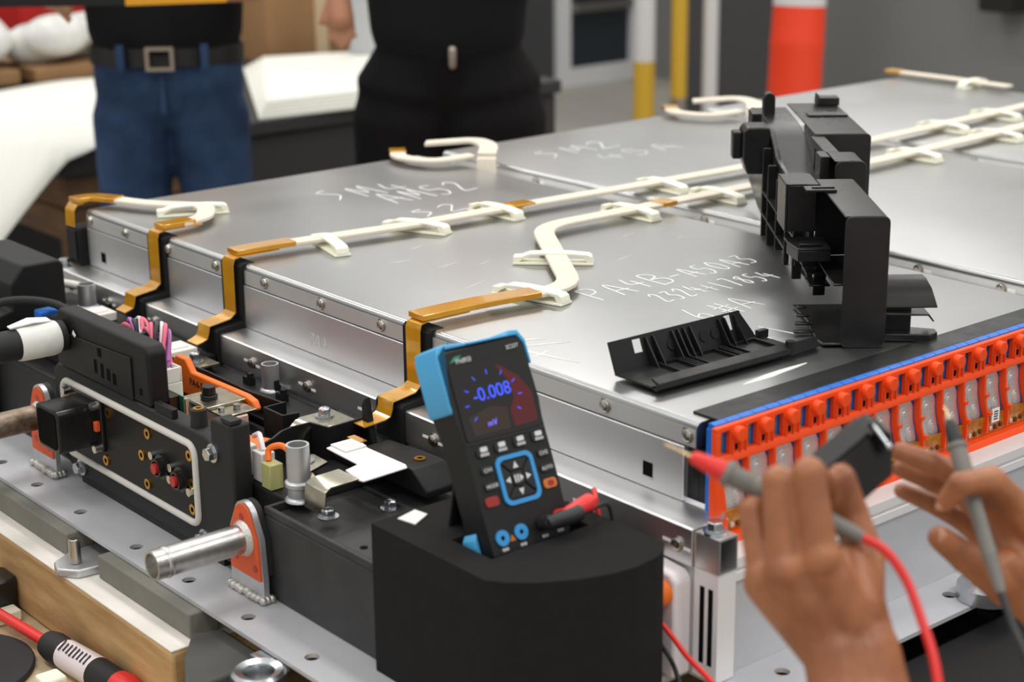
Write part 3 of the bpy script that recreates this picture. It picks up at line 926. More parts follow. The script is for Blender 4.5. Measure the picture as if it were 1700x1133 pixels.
# hexagonal boss on the left
hx = MB()
hx.prism([(-0.040, 0.100), (-0.040, 0.136), (-0.034, 0.142), (-0.006, 0.142), (-0.0042, 0.136), (-0.0042, 0.088), (-0.012, 0.080), (-0.034, 0.080)], 'y', 0.515, 0.560)
hx.box(-0.052, 0.530, 0.098, -0.040, 0.552, 0.134)
sh('square_boss', hx, bevel=0.002)
sh('arched_tab', MB().prism([(0.0045, 0.13), (0.0045, 0.158)] + arc(0.0125, 0.158, 0.008, 180, 0, 6) + [(0.0205, 0.13)], 'y', 0.650, 0.668), bevel=0.001)
sh('edge_hook', MB().box(-0.018, 0.60, 0.10, -0.0042, 0.64, 0.146).box(-0.026, 0.600, 0.10, -0.018, 0.615, 0.130))
# far shell and its small pocket
fs_ = MB()
fs_.prism([(0.118 - T2, 0.045), (0.118, 0.045), (0.118, 0.135), (0.115, 0.1395), (0.112, 0.141), (0.046, 0.141), (0.046, 0.141 - T2), (0.110, 0.141 - T2), (0.1155, 0.136)], 'y', 0.472, 0.715)
fs_.prism(rrect(0.0465, 0.042, 0.118, 0.141, 0.006, 4), 'y', 0.470, 0.4722)
fs_.box(0.046, 0.472, 0.060, 0.049, 0.56, 0.1385)
sh('far_shell', fs_)
sh('far_flap', MB().box(0.058, 0.600, 0.1412, 0.112, 0.625, 0.1435))
sh('far_hood', MB().box(0.085, 0.690, 0.1412, 0.116, 0.715, 0.152).box(0.0855, 0.6895, 0.1412, 0.0875, 0.7145, 0.156))
sp = MB().prism(rrect(0.042, 0.085, 0.080, 0.139, 0.008, 4), 'y', 0.300, 0.3022)
sp.prism([(0.078, 0.090), (0.080, 0.090), (0.080, 0.131), (0.076, 0.1375), (0.072, 0.139), (0.042, 0.139), (0.042, 0.137), (0.071, 0.137), (0.078, 0.130)], 'y', 0.3022, 0.36)
sp.box(0.030, 0.335, 0.090, 0.042, 0.372, 0.138).box(0.030, 0.36, 0.09, 0.078, 0.363, 0.137)
sh('small_pocket', sp)
sh('link_strip', MB().box(0.040, 0.363, 0.129, 0.058, 0.470, 0.1385).box(0.0205, 0.363, 0.085, 0.040, 0.47, 0.09))
# curved wing on the right of the near shell
wing = MB().ribbon([(0.076, 0.075, 0.060), (0.076, 0.062, 0.059), (0.076, 0.046, 0.052), (0.076, 0.036, 0.042), (0.076, 0.032, 0.034)], (1, 0, 0), [0.046, 0.050, 0.056, 0.060, 0.064], 0.0022)
sh('curved_wing', wing)
sh('wing_block', MB().box(0.0467, 0.040, 0.002, 0.082, 0.075, 0.045))
sh('wing_lip', MB().prism([(0.0467, 0.0300), (0.098, 0.0285), (0.104, 0.0200), (0.102, 0.0200), (0.097, 0.0265), (0.0467, 0.0270)], 'y', 0.026, 0.060))
sh('wing_foot', MB().prism([(0.0467, 0.022), (0.098, 0.018), (0.108, 0.028), (0.108, 0.040), (0.0467, 0.060)], 'z', 0.0005, 0.0085))
_A = V((0.768, -0.641, 0)).normalized()
_B = V((0, 0, 1)).cross(_A)
_mm = Matrix((_A, _B, V((0, 0, 1)))).transposed().to_4x4()
_mm.translation = V((0.279, 0.070, 1.0003))
br.matrix_world = _mm

# ================================================================== small black tray lying on the lid
st = thing('plastic_tray', 'small black ribbed plastic tray lying near the orange frame', 'plastic tray', (0, 0, 0))
Lx = 0.205
fp = MB().prism([(0.0, 0.0), (Lx, 0.0), (Lx, 0.052), (0.0, 0.052)], 'z', 0.004, 0.006)
obj('base', fp, 'black_satin', st)
obj('front_edge', MB().prism([(0.0, 0.004), (-0.006, 0.002), (-0.010, 0.006), (-0.010, 0.011), (0.0, 0.015), (0.002, 0.013), (-0.006, 0.009), (-0.004, 0.006)], 'x', 0.0, 0.185), 'black_satin', st, bevel=0.0005)
obj('front_tail', MB().prism([(0.0, 0.004), (-0.008, 0.003), (-0.008, 0.016), (-0.006, 0.016), (-0.004, 0.006)], 'x', 0.188, 0.225).box(0.2, -0.006, 0.003, 0.232, 0.006, 0.006), 'black_satin', st, bevel=0.0005)
# leaning back wall with two notches
def bw(x0, x1, z0, z1):
    f = lambda z: 0.052 + (z - 0.004) * 0.40
    return [(x0, f(z0), z0), (x1, f(z0), z0), (x1, f(z1), z1), (x0, f(z1), z1)]
wallm = MB()
for (x0, x1, z0, z1) in ((0.0, 0.030, 0.004, 0.036), (0.030, 0.042, 0.004, 0.020), (0.042, 0.158, 0.004, 0.036), (0.158, 0.168, 0.004, 0.019), (0.168, 0.182, 0.004, 0.036), (0.030, 0.042, 0.033, 0.036), (0.158, 0.168, 0.034, 0.036)):
    wallm.prism3(bw(x0, x1, z0, z1), (0, 0.0020, -0.0006))
wallm.prism3([(0.182, 0.052, 0.004), (0.198, 0.052, 0.004), (0.192, 0.057, 0.016), (0.182, 0.0645, 0.034)], (0, 0.002, 0))
wallm.box(0.198, 0.050, 0.004, 0.212, 0.056, 0.013)
obj('back_wall', wallm, 'black_satin', st)
for xx in (0.046, 0.056, 0.082, 0.090, 0.098, 0.107, 0.148, 0.156, 0.171):
    obj('wall_rib', MB().prism3([(xx, 0.040, 0.006), (xx, 0.0525, 0.006), (xx, 0.0632, 0.033), (xx, 0.0605, 0.033)], (0.0014, 0, 0)), 'black_satin', st, smooth=False)
for xx in (0.060, 0.076, 0.121, 0.137):
    zc = 0.020
    obj('moulding_disc', MB().cyl((xx + .004, 0.052 + (zc - .004) * .4 - .0002, zc), (xx + .004, 0.052 + (zc - .004) * .4 - .0011, zc + .0004), 0.0062, n=18), 'black_plastic', st)
for (x0, x1) in ((0.050, 0.075), (0.078, 0.084), (0.090, 0.128), (0.134, 0.140), (0.148, 0.186)):
    obj('floor_frame', MB().box(x0, 0.006, 0.006, x0 + 0.0016, 0.046, 0.0095).box(x1 - 0.0016, 0.006, 0.006, x1, 0.046, 0.0095).box(x0 + .0016, 0.006, 0.006, x1 - .0016, 0.0076, 0.0095).box(x0 + .0016, 0.0445, 0.006, x1 - .0016, 0.046, 0.0095), 'black_satin', st, smooth=False)
obj('corner_knob', MB().cyl((0.186, -0.006, 0.004), (0.186, -0.006, 0.018), 0.005, n=12), 'black_satin', st)
st.location = (0.030, 0.096, 1.0003)
st.rotation_euler = (0, 0, math.radians(-2))
# ================================================================== black electronics housing at the pack end
eh = thing('electronics_housing', 'black plastic housing with partition walls in front of the module end', 'housing', (-0.14, 0.7, 0.7705))
obj('base', MB().box(-0.2195, 0.376, 0.7705, -0.0425, 1.24, 0.872), 'black_plastic', eh, bevel=0.003)
obj('deck', MB().box(-0.118, 0.376, 0.8721, -0.046, 0.80, 0.880).box(-0.19, 0.80, 0.8721, -0.046, 1.20, 0.892), 'black_plastic', eh, bevel=0.002)
def wall(pts, z0, z1, th=0.0028):
    pts = [V((x, y, z0)) for x, y in pts]
    return MB().ribbon([p + V((0, 0, (z1 - z0) / 2)) for p in pts], (0, 0, 1), z1 - z0, th)
obj('partition', wall([(-0.112, 0.80), (-0.108, 0.712), (-0.110, 0.617), (-0.103, 0.556)], 0.8725, 0.902), 'black_plastic', eh)
obj('partition', wall([(-0.103, 0.552), (-0.132, 0.552), (-0.132, 0.512), (-0.112, 0.508)], 0.8725, 0.905), 'black_plastic', eh)
obj('partition', wall([(-0.200, 0.440), (-0.183, 0.448), (-0.165, 0.460), (-0.150, 0.464), (-0.128, 0.463), (-0.122, 0.436), (-0.066, 0.438)], 0.8725, 0.909), 'black_plastic', eh)
obj('upright_clip', MB().prism([(0.436, 0.880), (0.436, 0.925), (0.430, 0.934), (0.424, 0.905), (0.418, 0.880)], 'x', -0.078, -0.070), 'black_plastic', eh, bevel=0.001)
for (x, y) in ((-0.060, 0.70), (-0.064, 0.62), (-0.052, 0.655), (-0.06, 0.50)):
    obj('snap_hook', MB().box(x - 0.004, y - 0.008, 0.8801, x + 0.004, y + 0.008, 0.889).box(x - 0.004, y - 0.008, 0.889, x + 0.002, y - 0.002, 0.895), 'black_plastic', eh)
for (x, y) in ((-0.056, 0.658), (-0.060, 0.395), (-0.123, 0.685)):
    obj('brass_insert', MB().pipe((x, y, 0.8801), (x, y, 0.8815), 0.0068, 0.003, 16), 'brass', eh)
# block carrying a brass insert beside the white plate
obj('insert_block', MB().prism([(0.40, 0.8721), (0.40, 0.893), (0.325, 0.898), (0.30, 0.898), (0.275, 0.880), (0.275, 0.8721)], 'x', -0.112, -0.068), 'black_plastic', eh, bevel=0.002)
obj('brass_insert', MB().pipe((-0.088, 0.318, 0.8983), (-0.088, 0.318, 0.8995), 0.0062, 0.003, 16), 'brass', eh)

nb = thing('junction_box', 'plain black junction box on the flange left of the foam block', 'housing', (-0.145, 0.24, 0.7705))
obj('body', MB().box(-0.2445, 0.1745, 0.7705, -0.0605, 0.3745, 0.862), 'box_grey', nb, bevel=0.003)
obj('rim', MB().box(-0.2445, 0.1745, 0.8621, -0.2395, 0.3745, 0.8705).box(-0.2395, 0.3700, 0.8621, -0.0605, 0.3745, 0.8705), 'box_grey', nb, bevel=0.001)
obj('top_step', MB().box(-0.2390, 0.178, 0.8621, -0.135, 0.268, 0.8685), 'box_grey', nb, bevel=0.003)
obj('top_hole', MB().cyl((-0.222, 0.272, 0.8622), (-0.222, 0.272, 0.8628), 0.004, n=14), 'dark_recess', nb)
obj('top_hole', MB().cyl((-0.226, 0.225, 0.8686), (-0.226, 0.225, 0.8690), 0.004, n=14), 'dark_recess', nb)
obj('gasket_ring', MB().pipe((-0.216, 0.206, 0.8686), (-0.216, 0.206, 0.8689), 0.0045, 0.0038, 16), 'grey_rubber', nb)

def hexbolt(loc, label, r=0.0075, h=0.0075, washer=1.45, m='zinc', group='bolts on the electronics'):
    x, y, z = loc
    b = thing('hex_bolt', label, 'bolt', loc, group)
    obj('washer', MB().cyl((x, y, z), (x, y, z + 0.0018), r * washer, n=22), m, b)
    obj('head', MB().cyl((x, y, z + 0.0018), (x, y, z + 0.0018 + h), r, r * 0.94, n=6), m, b, bevel=0.0008)
    obj('cap', MB().cyl((x, y, z + 0.0018 + h), (x, y, z + 0.003 + h), r * 0.8, r * 0.55, n=16), m, b)
    return b
hexbolt((-0.212, 0.306, 0.8705), 'shiny bolt on the rim of the plain black box beside the near pipe')
hexbolt((-0.140, 0.300, 0.8622), 'shiny bolt on the black box close to the foam block')

# ------------------------------------------------------------------ metal standpipes
def standpipe(x, y, z0, z1, r, label, ring=None):
    p = thing('standpipe', label, 'pipe', (x, y, z0), 'vertical aluminium standpipes')
    obj('tube', MB().pipe((x, y, z0), (x, y, z1), r, r - 0.0022, 22), 'aluminium_cast', p)
    obj('flange', MB().sweep([(x, y, z0), (x, y, z0 + 0.002), (x, y, z0 + 0.004)], [r * 1.3, r * 1.25, r * 1.02], 22), 'aluminium_cast', p)
    if ring:
        obj('bead', MB().sweep([(x, y, ring - 0.004), (x, y, ring - 0.002), (x, y, ring + 0.002), (x, y, ring + 0.004)], [r, r * 1.22, r * 1.22, r], 22), 'aluminium_cast', p)
standpipe(-0.042 - 0.012, 0.660, 0.8802, 0.914, 0.0105, 'short aluminium standpipe close to the module ledge')
standpipe(-0.068, 1.105, 0.8925, 0.926, 0.0125, 'aluminium standpipe near the far left corner')
standpipe(-0.209, 0.362, 0.872, 0.932, 0.0120, 'tall aluminium standpipe with a bead beside the near coolant pipe', 0.890)

# ------------------------------------------------------------------ connector plate with white gasket
cp = thing('connector_plate', 'black connector plate with a white gasket outline and brass inserts', 'connector plate', (-0.232, 0.65, 0.7705))
obj('plate', MB().prism([(0.432, 0.790), (0.448, 0.782), (0.80, 0.782), (0.845, 0.800), (0.845, 0.905), (0.832, 0.915), (0.49, 0.915), (0.475, 0.908), (0.475, 0.935), (0.470, 0.940), (0.432, 0.940)], 'x', -0.2445, -0.2205), 'black_rubber', cp, bevel=0.003)
obj('foot', MB().box(-0.2400, 0.47, 0.7705, -0.2205, 0.80, 0.7818), 'black_rubber', cp)
gx = -0.2452
gp = flat_pts = rrect(0.508, 0.807, 0.819, 0.898, 0.013, 5)
gp = gp + gp[:2]
obj('gasket', MB().sweep([(gx, y, z) for y, z in gp], 0.0042, 10, caps=False), 'gasket_white', cp)
obj('inner_face', MB().prism(rrect(0.513, 0.812, 0.814, 0.893, 0.010, 4), 'x', -0.2456, -0.2447), 'black_plastic', cp)
for (y, z) in ((0.805, 0.884), (0.703, 0.885), (0.610, 0.885), (0.518, 0.885), (0.717, 0.823), (0.618, 0.823), (0.518, 0.823), (0.627, 0.855), (0.516, 0.853)):
    ins = obj('brass_insert', MB().pipe((-0.2456, y, z), (-0.2480, y, z), 0.0062, 0.0030, 18), 'brass', cp)
    obj('bore', MB().cyl((-0.2457, y, z), (-0.2466, y, z), 0.0029, n=12), 'dark_recess', ins)
mat('port_red', (176, 34, 34), 0.35)
for (y, z) in ((0.578, 0.8555), (0.536, 0.8530)):
    p = obj('signal_port', MB().cyl((-0.2456, y, z), (-0.2505, y, z), 0.0145, n=20), 'black_gloss', cp)
    obj('port_ring', MB().pipe((-0.2505, y, z), (-0.2570, y, z), 0.0105, 0.0080, 20), 'black_gloss', p)
    obj('red_core', MB().cyl((-0.2505, y, z), (-0.2600, y, z), 0.0065, 0.0060, n=14), 'port_red', p)
    for dy, dz in ((0.020, 0.008), (-0.019, -0.009)):
        obj('port_screw', MB().cyl((-0.2456, y + dy, z + dz), (-0.2520, y + dy, z + dz), 0.0048, n=14), 'zinc', p)
# square plug housing on its left
pg = obj('power_socket', MB().prism(rrect(0.728, 0.837, 0.785, 0.890, 0.008, 4), 'x', -0.298, -0.2457), 'black_gloss', cp, bevel=0.002)
obj('socket_mouth', MB().prism(rrect(0.733, 0.842, 0.780, 0.885, 0.006, 4), 'x', -0.2988, -0.2981), 'dark_recess', pg)
obj('socket_flange', MB().prism(rrect(0.716, 0.832, 0.797, 0.895, 0.006, 4), 'x', -0.2500, -0.2457), 'black_gloss', cp, bevel=0.001)
for (y, z) in ((0.7935, 0.892), (0.722, 0.890), (0.722, 0.838)):
    obj('socket_screw', MB().cyl((-0.2500, y, z), (-0.2590, y, z), 0.0050, n=14), 'zinc', cp)
obj('red_seal', MB().box(-0.2560, 0.7185, 0.859, -0.2501, 0.7255, 0.871), 'orange_gasket', cp, bevel=0.001)
for (y, z) in ((0.468, 0.902), (0.785, 0.795), (0.497, 0.796)):
    b = obj('mounting_bolt', MB().cyl((-0.2446, y, z), (-0.2475, y, z), 0.0105, n=20), 'zinc', cp)
    obj('bolt_head', MB().cyl((-0.2475, y, z), (-0.2555, y, z), 0.0080, 0.0075, n=6), 'zinc', b, bevel=0.0008)
obj('side_lug', MB().box(-0.2443, 0.4325, 0.9405, -0.2300, 0.452, 0.9455), 'black_rubber', cp, bevel=0.001)

# tall black cover with slots behind the plate
bc = thing('controller_cover', 'upright black controller cover with small slots above the connector plate', 'cover', (-0.215, 0.70, 0.9155))
obj('shell', MB().prism([(0.603, 0.9155), (0.825, 0.9155), (0.825, 0.978), (0.818, 0.986), (0.612, 0.986), (0.603, 0.978)], 'x', -0.2440, -0.2190), 'black_plastic', bc, bevel=0.004)
obj('raised_panel', MB().prism([(0.640, 0.9165), (0.8245, 0.9165), (0.8245, 0.958), (0.640, 0.966)], 'x', -0.2462, -0.2441), 'black_plastic', bc, bevel=0.0015)
for (y, z, w, h) in ((0.726, 0.936, .006, .016), (0.710, 0.934, .006, .017), (0.695, 0.933, .007, .014), (0.681, 0.931, .007, .013), (0.714, 0.955, .008, .010), (0.623, 0.930, .006, .008)):
    obj('slot', MB().box(-0.2466 if y > .64 else -0.2443, y - w / 2, z - h / 2, -0.2463 if y > .64 else -0.2441, y + w / 2, z + h / 2), 'dark_recess', bc, smooth=False)
obj('white_fleck', MB().prism([(0.770, 0.963), (0.776, 0.968), (0.779, 0.963), (0.773, 0.960)], 'x', -0.2470, -0.2463), 'white_tape', bc, smooth=False)
obj('bracket_tab', MB().box(-0.2440, 0.556, 0.9151, -0.236, 0.595, 0.926), 'black_plastic', cp, bevel=0.001)
# small circuit relay and white plug beside the cover
rl = thing('relay_board', 'small green circuit board with a black relay behind the controller cover', 'circuit board', (-0.212, 0.62, 0.8725))
mat('pcb_green', (46, 104, 74), 0.4)
obj('board', MB().box(-0.2062, 0.598, 0.8725, -0.2050, 0.640, 0.922), 'pcb_green', rl)
obj('relay', MB().box(-0.2192, 0.606, 0.8725, -0.2064, 0.646, 0.922), 'black_gloss', rl, bevel=0.001)
obj('solder_row', MB().cyl((-0.2010, 0.603, 0.895), (-0.2010, 0.603, 0.918), 0.0038, n=10).cyl((-0.2010, 0.613, 0.885), (-0.2010, 0.613, 0.912), 0.0035, n=10), 'solder', rl)
wc = thing('wire_plug', 'white plastic plug at the end of the pink and white wires', 'connector', (-0.191, 0.67, 0.8725))
wb = MB().box(-0.204, 0.648, 0.8725, -0.178, 0.692, 0.922)
wb.box(-0.204, 0.648, 0.922, -0.2015, 0.692, 0.940).box(-0.1805, 0.648, 0.922, -0.178, 0.692, 0.940).box(-0.2015, 0.648, 0.922, -0.1805, 0.6505, 0.940).box(-0.2015, 0.6895, 0.922, -0.1805, 0.692, 0.940)
obj('shell', wb, 'white_plastic', wc, bevel=0.0012)
obj('insert', MB().box(-0.2005, 0.6515, 0.922, -0.1815, 0.6885, 0.935), 'white_plastic', wc, bevel=0.001)
mat('wire_pink', (226, 104, 132), 0.45)
mat('wire_purple', (176, 110, 176), 0.45)
mat('wire_black', (28, 28, 30), 0.45)
mat('wire_white', (228, 222, 222), 0.45)
hz = thing('wire_bundle', 'twisted bundle of pink, purple, white and black wires above the electronics', 'wires', (-0.15, 0.80, 0.90))
cols = ['wire_pink', 'wire_black', 'wire_pink', 'wire_purple', 'wire_white', 'wire_black', 'wire_pink', 'wire_white', 'wire_purple', 'wire_pink', 'wire_black', 'wire_pink']
axis_pts = [V((-0.170, 0.800, 0.905)), V((-0.168, 0.790, 0.948)), V((-0.168, 0.765, 0.962)), V((-0.170, 0.740, 0.952)), V((-0.172, 0.715, 0.968)), V((-0.180, 0.688, 0.968)), V((-0.190, 0.671, 0.936))]
for k, cm_ in enumerate(cols):
    pts = []
    for i, p in enumerate(axis_pts):
        a = k * 0.9 + i * 0.75
        r = 0.0085 if i < 6 else 0.009
        pts.append(p + V((math.cos(a) * r * 1.1, random.uniform(-.006, .006), math.sin(a) * r)))
    obj('wire', MB().sweep(spline(pts, 5), 0.0027, 8), cm_, hz)
obj('wrap', MB().sweep(spline([p + V((0, 0, -0.002)) for p in axis_pts[2:4]], 4), 0.0105, 12), 'wire_black', hz)

# tags at the tape ends
for (x, y, lab) in ((-0.084, 1.042, 'white tag plate at the tape end near the far left standpipe'), (-0.086, 0.826, 'white tag plate at the tape end beside the pink wires')):
    tg = thing('tag_plate', lab, 'tag', (x, y, 0.8925), 'white tag plates on the electronics')
    obj('plate', MB().box(x - 0.020, y - 0.021, 0.8925, x + 0.017, y + 0.021, 0.904), 'white_plastic', tg, bevel=0.001)
    obj('raised_field', MB().box(x - 0.012, y - 0.011, 0.9041, x + 0.010, y + 0.012, 0.9052), 'white_mica', tg, bevel=0.0005)
hexbolt((-0.084, 0.786, 0.8925), 'shiny bolt beside the tag plate near the orange bar', 0.0075, 0.010)
_o = thing('contact_strip', 'pale nickel strip under the bolt near the orange bar', 'busbar', (-0.09, 0.775, 0.8805))
obj('strip', MB().box(-0.125, 0.765, 0.8885, -0.062, 0.808, 0.8922), 'nickel', _o, bevel=0.0008)
obj('support', MB().box(-0.118, 0.770, 0.8805, -0.07, 0.7995, 0.8884), 'black_plastic', _o)

# orange insulated bar with its stamped code
ob = thing('orange_busbar', 'orange insulated bar marked PA4-5 standing between the black walls', 'busbar', (-0.122, 0.70, 0.8725))
obj('bar', MB().prism([(0.764, 0.8727), (0.764, 0.908), (0.755, 0.918), (0.733, 0.918), (0.720, 0.904), (0.600, 0.906), (0.582, 0.903), (0.576, 0.894), (0.582, 0.889), (0.655, 0.885), (0.685, 0.8727)], 'x', -0.1275, -0.1185), 'orange_bar', ob, bevel=0.002)
lettering('PA4-5', 0.013, 'black_print', ob, (-0.1279, 0.708, 0.892), (0, -1, 0), (0, 0, 1), 'stamped_code')
ob2 = thing('orange_busbar', 'low orange bar lying beside the white plugs near the tall standpipe', 'busbar', (-0.175, 0.51, 0.8725))
obj('bar', MB().prism([(-0.208, 0.480), (-0.158, 0.470), (-0.150, 0.500), (-0.182, 0.570), (-0.205, 0.565)], 'z', 0.8727, 0.886), 'orange_bar', ob2, bevel=0.002)

# nickel terminal with black bolt
nt_ = thing('terminal_block', 'nickel terminal plate with a black bolt above a pale pink bar', 'terminal', (-0.15, 0.63, 0.8725))
obj('pink_bar', MB().box(-0.172, 0.560, 0.8727, -0.146, 0.612, 0.8978), 'pink_bar', nt_, bevel=0.0015)
obj('lower_plate', MB().box(-0.176, 0.562, 0.8980, -0.134, 0.650, 0.9008), 'nickel', nt_, bevel=0.0006)
obj('upper_plate', MB().box(-0.180, 0.592, 0.9010, -0.1295, 0.648, 0.9045), 'nickel', nt_, bevel=0.0008)
obj('plate_foot', MB().box(-0.170, 0.616, 0.8727, -0.14, 0.646, 0.8979), 'black_plastic', nt_)
obj('black_bolt', MB().cyl((-0.160, 0.622, 0.9046), (-0.160, 0.622, 0.909), 0.0100, n=20).cyl((-0.160, 0.622, 0.909), (-0.160, 0.622, 0.919), 0.0082, 0.0078, n=20), 'black_gloss', nt_, bevel=0.001)
obj('clip_nut', MB().cyl((-0.150, 0.578, 0.901), (-0.150, 0.578, 0.906), 0.0045, n=6).cyl((-0.168, 0.582, 0.901), (-0.168, 0.582, 0.905), 0.0038, n=8), 'zinc', nt_)
hexbolt((-0.198, 0.588, 0.8725), 'small shiny bolt below the pale pink bar', 0.006, 0.006)
tw = thing('brass_boss', 'black boss with a brass insert on the connector plate top', 'boss', (-0.228, 0.505, 0.9151))
obj('post', MB().cyl((-0.231, 0.520, 0.9151), (-0.231, 0.520, 0.934), 0.0095, 0.0088, n=20), 'black_rubber', tw)
obj('insert', MB().pipe((-0.231, 0.520, 0.9341), (-0.231, 0.520, 0.9352), 0.0062, 0.003, 16), 'brass', tw)

# plates and straps around the second bolt pair
ps = thing('terminal_plate', 'nickel terminal plate with a bent strap beside the last tape tail', 'terminal', (-0.10, 0.475, 0.8802))
obj('block', MB().box(-0.1175, 0.444, 0.8802, -0.066, 0.498, 0.900), 'black_plastic', ps)
obj('plate', MB().box(-0.120, 0.452, 0.9002, -0.075, 0.500, 0.9035), 'nickel', ps, bevel=0.0008)
obj('strap', MB().ribbon([(-0.1202, 0.476, 0.9036), (-0.128, 0.476, 0.9030), (-0.135, 0.476, 0.897), (-0.140, 0.476, 0.889), (-0.150, 0.476, 0.886), (-0.172, 0.476, 0.886)], (0, 1, 0), 0.030, 0.0022), 'nickel', ps)
hexbolt((-0.095, 0.484, 0.9036), 'shiny bolt on the nickel plate beside the last tape tail')
obj('white_label', MB().box(-0.098, 0.443, 0.9002, -0.070, 0.4515, 0.9020), 'white_print', ps, smooth=False)
hexbolt((-0.152, 0.478, 0.8884), 'shiny bolt on the low end of the bent strap', 0.007, 0.006)

# white mica plate and bent nickel strap near the foam block
wp = thing('insulation_plate', 'white L-shaped insulation plate close to the multimeter', 'plate', (-0.13, 0.35, 0.8985))
obj('plate', MB().prism([(-0.146, 0.405), (-0.102, 0.412), (-0.113, 0.376), (-0.112, 0.310), (-0.116, 0.302), (-0.172, 0.300), (-0.174, 0.306), (-0.168, 0.338), (-0.149, 0.343)], 'z', 0.8990, 0.9008), 'white_mica', wp, bevel=0.0006)
obj('square_pad', MB().box(-0.140, 0.378, 0.9009, -0.113, 0.4065, 0.9030), 'white_plastic', wp, bevel=0.0006)
obj('pad_dome', MB().ball((-0.126, 0.393, 0.9030), 0.0065, sc=(1, 1, .35)), 'white_plastic', wp)
obj('tape_tab', MB().box(-0.1125, 0.392, 0.9009, -0.103, 0.415, 0.9022), 'kapton', wp)
bs = thing('bent_strap', 'bent nickel strap stepping down beside the tall standpipe', 'busbar', (-0.19, 0.32, 0.8725))
obj('strap', MB().ribbon([(-0.1745, 0.322, 0.9010), (-0.208, 0.322, 0.9005), (-0.214, 0.322, 0.897), (-0.2155, 0.322, 0.885), (-0.2158, 0.322, 0.8730)], (0, 1, 0), 0.036, 0.0022), 'nickel', bs, bevel=0.0006)
obj('plate', MB().prism([(-0.182, 0.385), (-0.150, 0.398), (-0.148, 0.428), (-0.180, 0.428)], 'z', 0.885, 0.888), 'nickel', bs)
obj('link', MB().ribbon([(-0.181, 0.392, 0.885), (-0.184, 0.370, 0.878), (-0.19, 0.355, 0.8745)], (1, 0, 0.3), 0.012, 0.002), 'nickel', bs)
hexbolt((-0.168, 0.415, 0.8882), 'shiny bolt just behind the tall standpipe')
# little white plugs with an orange wire
for (x, y, m_, lab) in ((-0.210, 0.462, 'white_plastic', 'small white plug beside the black wall left of the tall standpipe'), (-0.207, 0.432, 'wire_white', 'small white plug just left of the orange wire')):
    q = thing('small_plug', lab, 'connector', (x, y, 0.8725), 'small plugs near the tall standpipe')
    obj('shell', MB().box(x - 0.008, y - 0.010, 0.8725, x + 0.008, y + 0.010, 0.905), m_, q, bevel=0.001)
    obj('lead', MB().sweep(spline([(x, y, 0.905), (x + 0.004, y + 0.010, 0.913), (x + 0.014, y + 0.030, 0.912), (x + 0.02, y + 0.05, 0.903)], 4), 0.0030, 8), 'wire_white', q)
mat('clear_yellow', (206, 206, 140), 0.2, trans=0.3)
q = thing('small_plug', 'small translucent yellow plug with an arching orange wire', 'connector', (-0.212, 0.408, 0.8725), 'small plugs near the tall standpipe')
obj('shell', MB().box(-0.220, 0.399, 0.8725, -0.204, 0.417, 0.900), 'clear_yellow', q, bevel=0.001)
obj('wire', MB().sweep(spline([(-0.212, 0.414, 0.900), (-0.208, 0.418, 0.911), (-0.200, 0.405, 0.916), (-0.198, 0.388, 0.908), (-0.196, 0.380, 0.890)], 5), 0.0034, 8), 'orange_bar', q)

# ------------------------------------------------------------------ coolant pipes with orange gaskets
mat('weld_bead', (206, 203, 198), 0.4, 0.8, bump=0.9, bscale=500)
mat('pipe_alu', (212, 210, 206), 0.33, 0.95, var=0.25, vscale=60, bump=0.2, bscale=300)
mat('pipe_rust', (176, 164, 148), 0.5, 0.7, var=1.0, vscale=26, rgb2=(92, 62, 38), bump=0.5, bscale=200)
def coolant(y, zc, x_end, label, pm, zt, gr=1.0):
    p = thing('coolant_pipe', label, 'pipe', (-0.25, y, 0.7702), 'coolant pipes with orange gaskets')
    w = 0.030
    out = [(y + w * 1.05, 0.772), (y + w * 1.05, 0.800), (y + w * .95, zt - 0.034)] + arc(y, zt - 0.019, 0.019, 15, 165, 8) + [(y - w * .95, zt - 0.034), (y - w * 1.05, 0.800), (y - w * 1.05, 0.772)]
    obj('bracket', MB().prism(out, 'x', -0.2580, -0.2520), 'aluminium_cast', p)
    g = [(y + (a - y) * 0.90, 0.796 + (b - 0.796) * 0.965 if b > 0.79 else 0.794) for a, b in out]
    obj('gasket', MB().prism(g, 'x', -0.2600, -0.2582), 'orange_gasket', p)
    obj('backing', MB().prism([(a, max(b, 0.80)) for a, b in out], 'x', -0.2518, -0.2450), 'black_rubber', p)
    obj('tube', MB().pipe((-0.2602, y, zc), (x_end, y, zc), 0.0155, 0.0128, 26), pm, p)
    obj('tube_collar', MB().sweep([(-0.2602, y, zc), (-0.2625, y, zc), (-0.266, y, zc)], [0.0195, 0.0185, 0.0158], 24), 'weld_bead', p)
    obj('tube_bead', MB().sweep([(x_end + 0.018, y, zc), (x_end + 0.015, y, zc), (x_end + 0.012, y, zc)], [0.0156, 0.0166, 0.0156], 24), pm, p)
    for k in range(9):
        obj('weld_bead', MB().ball((-0.2605 + random.uniform(-.0015, .0015), y + w * 1.0 - k * w * 0.25, 0.7745), 0.0048, 10, 6, (1, 1, .9)), 'weld_bead', p)
    for k in range(3):
        obj('weld_bead', MB().ball((-0.2600 + 0.005 * k, y - w * 1.08, 0.7745), 0.0045, 10, 6), 'weld_bead', p)
    for (dy, dz) in ((0.002, zt - 0.017), (0.016, 0.810), (-0.020, 0.806)):
        obj('gasket_hole', MB().cyl((-0.2601, y + dy, dz), (-0.2604, y + dy, dz), 0.0042, n=12), 'port_red', p)
    return p
coolant(0.392, 0.834, -0.365, 'bare aluminium coolant pipe with orange gasket near the foam block', 'pipe_alu', 0.874)
coolant(0.862, 0.842, -0.385, 'brown-stained coolant pipe with orange gasket at the left edge', 'pipe_rust', 0.882)

